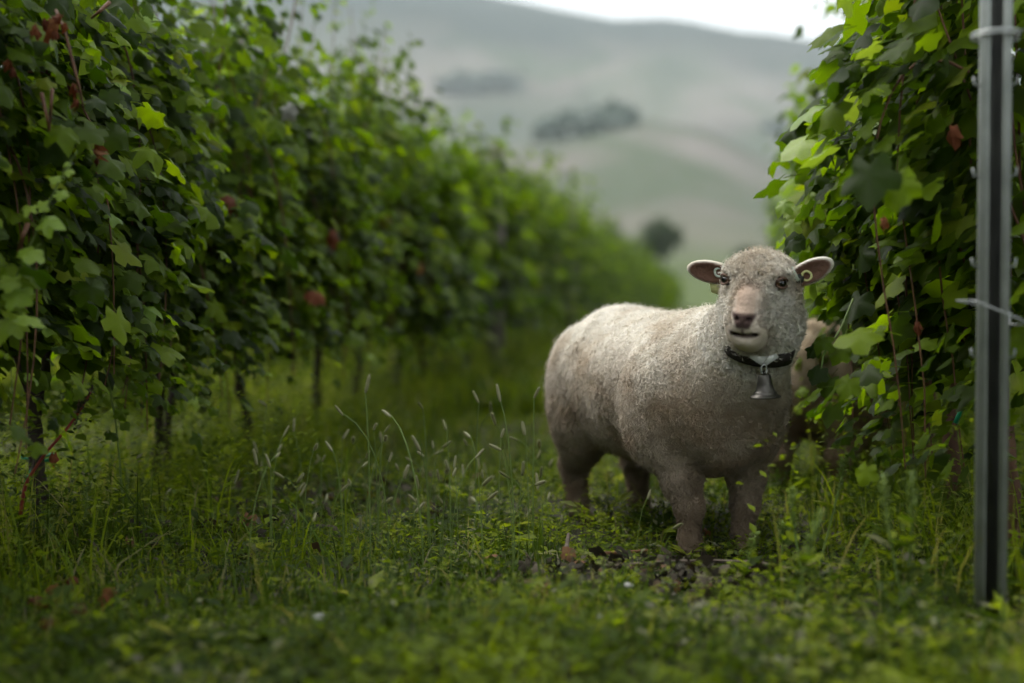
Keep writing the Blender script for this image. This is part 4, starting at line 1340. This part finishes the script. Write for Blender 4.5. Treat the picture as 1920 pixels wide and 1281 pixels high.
def foxtail(px, py, depth, var=None, label=None, cat='foxtail'):
    """head top at the photo pixel, foot on the ground below it"""
    tip = at(px, py, depth)
    var = int(rng.integers(4)) if var is None else var
    me, p = STEMS[var]
    az = rng.uniform(0, 6.28)
    R = np.array([[math.cos(az), -math.sin(az), 0], [math.sin(az), math.cos(az), 0], [0, 0, 1]])
    g = gz(tip[0], tip[1])
    H = (tip[2] - g) / p[-1][2]
    off = R @ (p[-1] * np.array([H, H, 0]))
    root = empty('foxtail_stalk', (tip[0] - off[0], tip[1] - off[1], g - 0.005), az)
    st = obj('stem', me, None, root, None, None, (H, H, H))
    st.scale = (H, H, H)
    hd = obj('seed_head', HEADS[int(rng.integers(3))], None, root, tuple(p[-1] * H - np.array([0, 0, 0.004])))
    dv = Vector(p[-1] - p[-2]) + Vector(rng.normal(0, 0.03, 3))
    hd.rotation_mode = 'QUATERNION'; hd.rotation_quaternion = dv.to_track_quat('Z', 'Y')
    hd.scale = (rng.uniform(0.6, 0.88),) * 3
    tag(root, label or 'thin foxtail grass stalk with fuzzy seed head in the aisle beside the sheep', cat, 'foxtail grass stalks')
    return root
SPOTS = [(493, 770), (648, 788), (682, 745), (705, 815), (736, 790), (785, 775), (833, 815), (818, 850), (896, 765), (925, 785), (932, 805), (940, 762), (965, 835), (1003, 755), (1003, 870),
         (505, 885), (535, 905), (585, 880), (625, 855), (660, 840), (680, 885), (714, 840), (732, 875), (745, 890), (772, 875), (790, 855), (800, 905), (823, 910), (845, 890), (880, 830), (888, 868), (900, 890),
         (870, 905), (850, 930), (760, 905), (700, 925), (640, 930), (610, 950), (930, 830), (915, 905), (955, 905), (985, 825), (975, 900), (1010, 905), (830, 955), (890, 950), (780, 950), (720, 960), (940, 955),
         (560, 940), (1020, 960), (1050, 990), (990, 980), (1100, 1000), (590, 985), (860, 1000), (680, 1000), (1150, 985), (1265, 1000), (1215, 945)]
for _ in range(42):
    q_ = rng.random()
    SPOTS.append((480 + 560 * q_, rng.uniform(815, 985)))
for px, py in SPOTS:
    foxtail(px + rng.normal(0, 4), py - 16, 3.05 + rng.uniform(-0.25, 0.75))
foxtail(150, 590, 3.2, 3, 'foxtail grass stalk arching out of the long vine row with tan seed head')
foxtail(20, 690, 3.6, 0); foxtail(310, 920, 3.3, 1); foxtail(440, 900, 3.4, 0)

# ------------------------------------------------------------------ weeds with upright flower spikes
def spike_weed(px, py, depth, h_spike, label, seed, lean=None, n_leaf=7, base_px=None):
    r_ = np.random.default_rng(seed)
    tip = at(px, py, depth)
    if base_px is None:
        b = np.array([tip[0] + r_.normal(0, .03), tip[1] + r_.normal(0, .03), 0])
    else:
        b = np.array([at(base_px, 1000, depth)[0], depth - 0.02, 0])
    b[2] = gz(b[0], b[1]) - 0.01
    root = empty('spiked_weed', tuple(b))
    d = tip - b
    p = bez([0, 0, 0], d * 0.33 + r_.normal(0, .008, 3), d * 0.66 + r_.normal(0, .008, 3), d, 10)
    v, f = tube(p, np.linspace(0.0032, 0.0016, 10), 6)
    obj('stem', mesh_np('stem', v, f), M['green_cane'], root)
    # flower spike: many small knobbly florets round the stem top
    n = 130
    H = np.linalg.norm(d); t = 1 - (h_spike / H) * r_.random(n)
    i = np.minimum((t * 9).astype(int), 8); fr = (t * 9 - i)[:, None]
    c = p[i] * (1 - fr) + p[i + 1] * fr
    az = r_.uniform(0, 6.28, n)
    rel = (1 - t) * H / h_spike
    rad = 0.0035 + 0.0055 * np.sin(math.pi * np.clip(0.15 + rel * 0.8, 0, 1))
    o_ = np.stack([np.cos(az), np.sin(az), np.full(n, 0.7)], 1)
    pos = c + o_ * (rad * 0.4)[:, None]
    me = scatter_mesh('flower_spike', OV, pos, frames(np.stack([-np.cos(az) * .6, -np.sin(az) * .6, np.ones(n)], 1), o_), rad * 1.25, r_.random(n) * 0.6 + 0.3)
    obj('flower_spike', me, M['seed_green'], root)
    for j in range(n_leaf):
        t = r_.uniform(0.2, 1 - h_spike / H * 0.9)
        i = min(int(t * 9), 8); c = p[i] * (1 - (t * 9 - i)) + p[i + 1] * (t * 9 - i)
        az = r_.uniform(0, 6.28)
        lo_ = obj('leaf', HERB_ME, None, root, tuple(c))
        lo_.rotation_mode = 'QUATERNION'
        Rm = frames(np.array([[-0.5 * math.cos(az), -0.5 * math.sin(az), 1.0]]), np.array([[math.cos(az), math.sin(az), r_.uniform(-0.2, 0.6)]]))[0]
        lo_.rotation_quaternion = to_quat(Rm); lo_.scale = (r_.uniform(0.03, 0.06),) * 3
    return tag(root, label, 'weed', 'weeds with upright flower spikes')
M['seed_green'] = leaf_mat('seed_green', [(0.0, (0.09, 0.15, 0.03)), (1.0, (0.20, 0.26, 0.07))], (0.15, 0.2, 0.06), (1.5, 1.5, 1), rough=0.6, spec=0.2, tfac=0.3, bump=0)
HERB_ME = mesh_np('herb_leaf', *[OV[0][0], OV[0][1]]); HERB_ME.materials.append(M['herb'])
WEEDS = [(1586, 855, 2.86, 0.07, 'tall leaning weed with pale green flower spike beside the front hooves of the sheep', 1522),
         (1487, 915, 2.62, 0.08, 'weed with blunt drooping flower spike between the sheep and the steel post', None),
         (1467, 980, 2.85, 0.045, 'short weed with knobbly spike at the front hooves of the sheep', None),
         (1418, 1000, 2.75, 0.05, 'small spike weed directly in front of the hooves of the sheep', None),
         (1540, 960, 2.35, 0.09, 'blurred spike weed standing before the tall leaning weed', None),
         (1655, 890, 2.5, 0.10, 'bushy spike weed midway between the leaning weed and the steel post', None),
         (1708, 885, 2.45, 0.10, 'straight spike weed close to the foot of the steel post', None),
         (160, 900, 3.2, 0.10, 'green spike weed at the foot of the vine with dried red leaves', None),
         (90, 960, 3.0, 0.08, 'low green spike weed below the red stemmed weed', None)]
for i, (px, py, dp, hs_, lb, bp_) in enumerate(WEEDS):
    spike_weed(px, py, dp, hs_, lb, 600 + i, base_px=bp_, n_leaf=9)

# ------------------------------------------------------------------ steel trellis post with its wires
def build_post():
    o = at(1856, 1140, 2.40); o[2] = gz(o[0], o[1]) - 0.05
    root = empty('trellis_post', tuple(o), math.radians(-14))
    hw, dp, th, lip, H = 0.0215, 0.030, 0.0025, 0.012, 2.1
    def rect(x0, x1, y0, y1, z0=0.0, z1=H): return box(x0, x1, y0, y1, z0, z1)
    obj('web', mesh_np('web', *rect(-hw, hw, dp - th, dp), smooth=False), M['steel_dark'], root)
    for s_ in (-1, 1):
        x0, x1 = sorted((s_ * hw, s_ * (hw + th)))
        obj('flange', mesh_np('flange', *rect(x0, x1, -dp, dp), smooth=False), M['steel'], root)
        x0, x1 = sorted((s_ * (hw - lip), s_ * (hw + th * 0.0)))
        obj('lip', mesh_np('lip', *rect(x0, x1, -dp, -dp + th), smooth=False), M['steel'], root)
        # wire hooks punched along the flange
        for z in np.arange(0.5, 2.0, 0.15):
            v, f = tube(np.array([[s_ * (hw + th), -0.01, z], [s_ * (hw + 0.012), -0.01, z + 0.004], [s_ * (hw + 0.013), -0.01, z + 0.016]]), 0.0022, 5)
            obj('hook', mesh_np('hook', v, f), M['steel'], root)
    tag(root, 'grey galvanised steel trellis post with open channel beside the sheep row', 'post')
    return o
M['tube_grey'] = simple_mat('tube_grey', (0.27, 0.33, 0.31), (0.36, 0.42, 0.40), 14, 0.5, 0.1, 60)
M['steel_dark'] = simple_mat('steel_dark', (0.13, 0.134, 0.125), (0.21, 0.214, 0.20), 10, 0.7, 0.2, 60, metallic=0.2, spec=0.3)
PO = build_post()
def wire_thing(name, pts, r, mat, label, cat, n=6, parts=()):
    v, f = tube(np.array(pts), r, n)
    return tag(obj(name, mesh_np(name, v, f), M[mat]), label, cat)
zt = at(1856, 70, 2.38)[2]; zb = at(1856, 598, 2.38)[2]
def loop_pts(z, n=28, a=0.038, b=0.042, dz=0.006, turns=2):
    return [np.array([PO[0] + a * math.cos(t), PO[1] + b * math.sin(t), z + dz * t / 6.28]) for t in np.linspace(0, 6.28 * turns, n * turns)]
lp = loop_pts(zt)
lp += [np.array([PO[0] + 0.055, PO[1] - 0.05, zt + 0.02]), np.array([PO[0] + 0.075, PO[1] - 0.03, zt + 0.035]), np.array([PO[0] + 0.060, PO[1] - 0.035, zt + 0.005]), np.array([PO[0] + 0.078, PO[1] - 0.05, zt + 0.012])]
wire_thing('tie_wire', lp, 0.0022, 'wire', 'knotted pale tie wire wound round the top of the steel post', 'wire')
lp = [np.array([PO[0] - 0.045 + 0.085 * t, PO[1] - 0.047, zb - 0.035 * t + 0.03]) for t in np.linspace(0, 1, 8)] + [np.array([PO[0] + 0.046, PO[1] - 0.03 + 0.08 * t, zb - 0.01]) for t in np.linspace(0, 1, 6)] + [np.array([PO[0] + 0.046 - 0.09 * t, PO[1] + 0.05, zb + 0.01 + 0.02 * t]) for t in np.linspace(0, 1, 6)] + [np.array([PO[0] - 0.045, PO[1] + 0.05 - 0.097 * t, zb + 0.03]) for t in np.linspace(0, 1, 6)]
wire_thing('tie_wire', lp, 0.0014, 'wire', 'thin tie wire crossing the steel post at the height of the sheep back', 'wire')
# slack irrigation tube hanging down the side of the post
tp = bez([PO[0] + 0.055, PO[1] - 0.045, zt], [PO[0] + 0.052, PO[1] - 0.05, 1.2], [PO[0] + 0.058, PO[1] - 0.05, 0.7], [PO[0] + 0.068, PO[1] - 0.045, gz(PO[0], PO[1]) - 0.02], 20)
wire_thing('drip_tube', tp, 0.0060, 'tube_grey', 'pale grey green tube running down the side of the steel post', 'tube', 8)

# trellis wires along both rows
for row, y0, y1, where in ((LEFT, -2, 46, 'long row'), (RIGHT, 2.72, 17.5, 'row beside the sheep')):
    for z, nm in ((0.58, 'lowest'), (1.05, 'second'), (1.5, 'upper')):
        pts = [row.pt(y) + np.array([0, 0, z - 0.02 * math.sin(y * 1.2) ** 2]) + row.u * 0.03 for y in np.linspace(y0, y1, 40)]
        v, f = tube(np.array(pts), 0.0014, 4)
        tag(obj('trellis_wire', mesh_np('trellis_wire', v, f), M['wire']), f'{nm} trellis wire strung through the leaves of the {where}', 'wire')

# wooden posts standing in the long row
for y, r_, lab in ((9.75, 0.055, 'weathered wooden post showing among the leaves of the long row'), (15.5, 0.05, 'weathered wooden post farther along the long row')):
    o = LEFT.pt(y) + LEFT.u * 0.20
    v, f = lathe([(0.001, -0.05), (r_, -0.05), (r_ * 1.02, 0.6), (r_ * 0.96, 1.4), (r_ * 0.95, 1.58), (r_ * 0.8, 1.61), (0.001, 1.615)], 14)
    root = empty('wooden_post', tuple(o))
    obj('shaft', mesh_np('shaft', v, f), M['post_wood'], root)
    vv, ff = tube(np.array([[r_ * 1.05 * math.cos(t), r_ * 1.05 * math.sin(t), 1.5] for t in np.linspace(0, 6.3, 17)]), 0.003, 5)
    obj('wire_loop', mesh_np('wire_loop', vv, ff), M['wire'], root)
    tag(root, lab, 'post')

# green plastic ties on vine trunks
def tie(c, r, label, tail=0.05):
    pts = [c + np.array([r * math.cos(t), r * math.sin(t), 0.004 * math.sin(2 * t)]) for t in np.linspace(-1.2, 5.2, 22)]
    pts += [pts[-1] + np.array([-0.012, -0.015, -0.012]), pts[-1] + np.array([-0.030, -0.02, -tail])]
    v, f = tube(np.array(pts), 0.0045, 6)
    tag(obj('plant_tie', mesh_np('plant_tie', v, f), M['tie']), label, 'tie', 'green plastic plant ties')
c = at(1797, 742, 2.98); tie(c, 0.024, 'green plastic tie on the reddish vine trunk beside the steel post')
c = left_near[1][1] + np.array([-0.02, 0.0, 0.20]); tie(c, 0.036, 'green plastic tie low on the double trunk of the vine with dried leaves')

# ------------------------------------------------------------------ dried shoot and lime shoot on the second vine of the long row
v1, v1o, _ = left_near[1]
def child_path(name, root, o, pix, rad, mat, n=6):
    pts = np.array([at(px, py, d) - o for px, py, d in pix])
    t = np.linspace(0, 1, len(pts)); tt = np.linspace(0, 1, 4 * len(pts))
    pts = np.stack([np.interp(tt, t, pts[:, i]) for i in range(3)], 1)
    pts[1:-1] = (pts[:-2] + 2 * pts[1:-1] + pts[2:]) / 4
    v, f = tube(pts, np.linspace(rad, rad * 0.6, len(pts)), n)
    return obj(name, mesh_np(name, v, f), M[mat], root)
def child_leaf(root, o, px, py, d, size, pool, nrm=None, tip=None, zs=1.0, name='leaf'):
    n_ = np.array([nrm if nrm is not None else [rng.normal(0.3, .4), -0.8, rng.uniform(0, .7)]], float)
    t_ = np.array([tip if tip is not None else [rng.normal(0, .5), -0.2, -1]], float)
    Rm = frames(n_, t_)[0]
    lf = obj(name, pool[int(rng.integers(len(pool)))], None, root)
    lf.rotation_mode = 'QUATERNION'
    lf.location = at(px, py, d) - o - Rm @ np.array([0, 0.33, 0]) * size
    lf.rotation_quaternion = to_quat(Rm); lf.scale = (size * (0.6 if pool is DLEAF_ME else 1), size, size * zs)
    return lf
D1 = 2.66
child_path('dried_shoot', v1, v1o, [(105, 20, D1 + .05), (122, 60, D1), (135, 110, D1), (148, 160, D1), (156, 200, D1 + .03)], 0.0035, 'cane')
child_path('dried_shoot', v1, v1o, [(78, 175, D1 + .02), (88, 220, D1), (93, 250, D1 + .04)], 0.0042, 'cane')
child_path('dried_shoot', v1, v1o, [(98, 168, D1 + .02), (96, 195, D1), (93, 240, D1 + .04)], 0.0036, 'cane')
child_path('dried_shoot', v1, v1o, [(52, 420, D1 + .02), (42, 445, D1), (34, 470, D1 + .04)], 0.0060, 'cane')
child_path('dried_shoot', v1, v1o, [(205, 5, D1 + .25), (186, 22, D1 + .22), (172, 34, D1 + .25)], 0.0045, 'cane')
for px, py, sz in ((62, 52, .045), (80, 42, .05), (100, 38, .055), (112, 32, .05), (95, 55, .05), (105, 60, .04), (18, 118, .05), (22, 132, .04), (138, 160, .045), (147, 190, .035), (180, 268, .055), (176, 285, .045), (182, 300, .03), (72, 60, .04), (118, 48, .04)):
    child_leaf(v1, v1o, px, py, D1 - 0.01 + (0.13 if px > 170 else 0), sz * 0.6, DLEAF_ME, zs=rng.uniform(0.8, 1.5))
child_path('young_shoot', v1, v1o, [(30, 520, 2.62), (52, 470, 2.60), (75, 420, 2.58), (92, 380, 2.57), (108, 345, 2.57), (125, 315, 2.57), (145, 283, 2.57)], 0.0022, 'green_cane', 5)
for px, py, sz, n_, t_ in ((90, 418, .050, (.1, -.8, .6), (1, 0, -.15)), (60, 475, .052, (.2, -.7, .7), (-.3, -.2, -1)), (30, 555, .062, (.1, -.75, .65), (.8, -.1, -.6)), (58, 390, .036, (0, -.6, .8), (-1, 0, .1)), (78, 388, .030, (0, -.8, .5), (.6, 0, .7)),
                           (112, 365, .030, (.1, -.7, .6), (1, 0, -.3)), (107, 336, .028, (0, -.6, .7), (-.8, 0, .1)), (127, 322, .022, (.1, -.7, .6), (.9, 0, 0)), (126, 310, .016, (0, -.8, .5), (-.3, 0, 1)), (14, 610, .06, (0, -.7, .6), (-.2, 0, -1)), (20, 530, .05, (.1, -.6, .7), (-.8, 0, -.4))):
    child_leaf(v1, v1o, px, py, 2.57, sz, YLEAF_ME, n_, t_)
# odd coloured leaves farther along
for k_, px, py, d, sz, pool in ((3, 622, 440, 4.78, .075, DLEAF_ME), (2, 540, 205, 4.30, .065, PLEAF_ME)):
    child_leaf(left_near[k_][0], left_near[k_][1], px, py, d, sz, pool)
for k_, px, py, d, sz, pool in ((0, 1785, 245, 2.68, .05, DLEAF_ME), (0, 1655, 415, 2.62, .03, DLEAF_ME), (0, 1718, 610, 2.75, .03, DLEAF_ME), (0, 1632, 330, 2.40, .105, LEAF_ME), (0, 1682, 345, 2.42, .085, LEAF_ME)):
    child_leaf(right_near[k_][0], right_near[k_][1], px, py, d, sz, pool, (-.5, -.8, .35), (.1, 0, -1))
for px, py, sz, d in ((1535, 700, .05, 2.86), (1555, 718, .055, 2.9), (1545, 640, .05, 2.9), (1527, 655, .042, 2.95), (1575, 660, .055, 2.92), (1590, 720, .06, 2.8), (1470, 385, .05, 3.3), (1490, 395, .06, 3.32), (1512, 405, .05, 3.3), (1487, 420, .05, 3.3)):
    child_leaf(right_near[1][0], right_near[1][1], px, py, d, sz, LEAF_ME if py > 600 else YLEAF_ME, (-.45, -.75, .5), (rng.normal(-.2, .3), 0, -1))
child_path('hanging_shoot', right_near[1][0], right_near[1][1], [(1600, 560, 2.95), (1575, 620, 2.92), (1545, 660, 2.9), (1540, 690, 2.88), (1534, 720, 2.87)], 0.0022, 'green_cane', 5)

# ------------------------------------------------------------------ red stemmed weed leaning by the long row
def red_weed():
    b = at(38, 960, 3.0); b[2] = gz(b[0], b[1]) - 0.01
    root = empty('red_stemmed_weed', tuple(b))
    child_path('stem', root, b, [(38, 965, 3.0), (48, 905, 2.98), (85, 850, 2.96), (125, 805, 2.95), (150, 770, 2.95), (170, 735, 2.95)], 0.0042, 'red_stem')
    n = 90; t = rng.random(n)
    pos = np.array([at(140 + 32 * q_, 785 - 55 * q_, 2.945) for q_ in t]) - b + rng.normal(0, 0.003, (n, 3))
    obj('flower_spike', scatter_mesh('flower_spike', OV, pos, frames(rng.normal(size=(n, 3)), rng.normal(size=(n, 3)) + [0, 0, .5]), rng.uniform(0.006, 0.012, n), rng.random(n)), M['litter'], root)
    for px, py, sz, az in ((120, 775, .035, 2.6), (165, 785, .03, 0.4), (142, 815, .04, 5.2), (95, 815, .03, 2.8), (70, 850, .035, 3.0), (105, 845, .03, 0.2)):
        lf = obj('leaf', HERB_ME, None, root); lf.rotation_mode = 'QUATERNION'
        lf.location = at(px, py, 2.95) - b
        lf.rotation_quaternion = to_quat(frames(np.array([[-.2, -.5, 1]]), np.array([[math.cos(az), -.2, math.sin(az) * .5]]))[0]); lf.scale = (sz,) * 3
    child_leaf(root, b, 100, 857, 2.94, .034, DLEAF_ME, (0.1, -.9, .3), (0, 0, -1), 0.3, 'withered_leaf')
    tag(root, 'leaning weed with thin red stem and a withered orange leaf', 'weed')
red_weed()

# ------------------------------------------------------------------ cut canes and fallen leaves on the ground
def stick(pix, rad, label, mat='stick', lift=0.015):
    pts = []
    for px, py in pix:
        g = on_ground(px, py); g[2] = gz(g[0], g[1]) + lift
        pts.append(g)
    pts = np.array(pts)
    t = np.linspace(0, 1, len(pts)); tt = np.linspace(0, 1, 5 * len(pts))
    pts = np.stack([np.interp(tt, t, pts[:, i]) for i in range(3)], 1)
    pts[1:-1] = (pts[:-2] + 2 * pts[1:-1] + pts[2:]) / 4
    v, f = tube(pts, np.linspace(rad, rad * 0.7, len(pts)), 7, True, 0.12, 3)
    tag(obj('cut_cane', mesh_np('cut_cane', v, f), M[mat]), label, 'stick', 'cut canes lying in the grass')
stick([(1135, 1120), (1230, 1108), (1330, 1104), (1420, 1112), (1490, 1135)], 0.0036, 'long pale cut cane curving through the grass before the sheep', 'stick', 0.05)
stick([(1125, 1090), (1175, 1084), (1215, 1078)], 0.0042, 'short reddish cut cane beside the heap of dead leaves', 'cane', 0.05)
stick([(1060, 1100), (1066, 1050)], 0.006, 'stubby dark cane stump poking from the grass behind the leaf heap', 'stick', 0.05)
stick([(300, 990), (380, 970), (450, 985)], 0.0045, 'grey cane lying among the scattered grey dead leaves', 'stick', 0.03)
def ground_leaf(px, py, size, pool, lift, label, group, nm='fallen_leaf', zs=1.0):
    g = on_ground(px, py); g[2] = gz(g[0], g[1]) + lift
    lf = obj(nm, pool[int(rng.integers(len(pool)))], None)
    lf.rotation_mode = 'QUATERNION'
    lf.rotation_quaternion = to_quat(frames(np.array([[rng.normal(0, .4), -0.5, 1]]), np.array([[rng.normal(), rng.normal(), 0.2]]))[0])
    lf.location = g; lf.scale = (size, size, size * zs)
    tag(lf, label, 'leaf', group)
for px, py, sz in ((88, 1150, .055), (108, 1135, .05), (75, 1165, .05), (150, 1105, .045), (165, 1150, .055), (185, 1140, .045), (150, 1165, .05), (95, 1180, .045)):
    ground_leaf(px + rng.normal(0, 14), py + 25 + rng.normal(0, 14), sz * 0.62, DLEAF_ME, 0.05, 'curled red brown fallen leaf in the grass below the red stemmed weed', 'red brown fallen leaves')
for px, py, sz in ((640, 930, .06), (600, 945, .05), (690, 935, .05), (560, 930, .045), (1195, 960, .04), (1320, 1030, .03)):
    ground_leaf(px, py, sz, DLEAF_ME, 0.03, 'dry tan fallen leaf on the bare patch around the foxtail grass', 'dry tan fallen leaves')
def pebble(px, py, r, label):
    g = on_ground(px, py); g[2] = gz(g[0], g[1]) + r * 0.5 + 0.03
    v, f = lathe([(0.0005, -0.6)] + [(math.sin(a) * (1 + 0.06 * math.sin(5 * a)), -0.62 * math.cos(a)) for a in np.linspace(0.25, 2.9, 8)] + [(0.0005, 0.6)], 10)
    v = v * (1 + 0.13 * vnoise(v * 1.7 + px, 3))[:, None]
    tag(obj('pebble', mesh_np('pebble', v * r, f), M['stone'], None, tuple(g)), label, 'pebble', 'pale pebbles')
pebble(600, 1215, 0.013, 'small whitish pebble resting on the green turf in front')
pebble(1135, 1232, 0.013, 'pale grey pebble in the grass before the heap of dead leaves')
pebble(1178, 1150, 0.012, 'whitish pebble at the edge of the heap of dead leaves')

# ------------------------------------------------------------------ far trees and woods
def land_hit(px, py, rmin=100, rmax=3000):
    d = ray(px, py)
    rs = np.geomspace(rmin, rmax, 900)
    X, Y, Zr = d[0] * rs, d[1] * rs, EYE + d[2] * rs
    hh = terrain_h(X, Y)
    k = np.argmax(hh > Zr)
    return np.array([X[k], Y[k], hh[k]])

def far_tree(px, dist, H, label, seed, wf=0.36):
    r_ = np.random.default_rng(seed)
    X = (px - 960) / F_PX * dist
    z = float(terrain_h(np.array([X]), np.array([dist]))[0]) - 0.3
    root = empty('field_tree', (X, dist, z))
    v, f = tube(np.array([[0, 0, 0], [0.1, 0, H * 0.25], [0, 0.1, H * 0.6]]), [H * 0.035, H * 0.028, H * 0.012], 8)
    parts = [(v, f)]
    for i in range(5):
        a = i * 1.26 + r_.normal(0, .3)
        parts.append(tube(np.array([[0, 0, H * (0.3 + 0.05 * i)], [math.cos(a) * H * .12, math.sin(a) * H * .12, H * (.45 + .05 * i)], [math.cos(a) * H * .24, math.sin(a) * H * .24, H * (.55 + .06 * i)]]), [H * .014, H * .01, H * .005], 6))
    v, f = join(parts)
    obj('trunk', mesh_np('trunk', v, f), M['bark'], root)
    cl = np.stack([r_.normal(0, H * wf * .45, 26), r_.normal(0, H * wf * .45, 26), H * r_.uniform(.32, .92, 26)], 1)
    n = 1700
    pos = cl[r_.integers(0, 26, n)] + r_.normal(0, H * 0.065, (n, 3))
    me = scatter_mesh('crown', LEAF_LO, pos, frames(r_.normal(size=(n, 3)) + [0, 0, .6], r_.normal(size=(n, 3))), r_.uniform(0.05, 0.09, n) * H, r_.random(n))
    obj('crown', me, M['far_tree'], root)
    tag(root, label, 'tree', 'trees beyond the vine rows')
far_tree(1240, 170, 6.6, 'dark round tree in the fields beyond the end of the long row', 5)
far_tree(1402, 150, 3.9, 'dark tree in the fields seen just over the head of the sheep', 6, 0.40)
far_tree(1150, 260, 6.0, 'dark field tree mostly hidden behind the tops of the long row', 7)

def wood(name, p0, p1, depth_px, n, label, H):
    t = rng.random(n); e = rng.random(n)
    pos = []
    for a_, b_ in zip(t, e):
        px = p0[0] + (p1[0] - p0[0]) * a_; py = p0[1] + (p1[1] - p0[1]) * a_ + depth_px * (b_ - 0.5) * math.sin(math.pi * (0.12 + 0.76 * a_))
        pos.append(land_hit(px, py, 300))
    pos = np.array(pos); n = len(pos)
    pos[:, 2] += rng.uniform(0, H, n); pos[:, :2] += rng.normal(0, H * .3, (n, 2))
    me = scatter_mesh(name, LEAF_LO, pos, frames(rng.normal(size=(n, 3)) + [0, -.4, .6], rng.normal(size=(n, 3))), rng.uniform(0.5, 0.9, n) * H, rng.random(n))
    tag(obj(name, me, M['far_wood']), label, 'wood', kind='stuff')
wood('hillside_wood', (1022, 262), (1180, 228), 26, 900, 'dark blue green wood on the shoulder of the near hill', 9)
wood('hillside_wood', (830, 176), (965, 166), 12, 900, 'narrow blue green wood on the slope below the mountain ridge', 14)
wood('hillside_wood', (1440, 248), (1500, 256), 8, 200, 'small dark wood on the slope to the side of the near hill', 10)
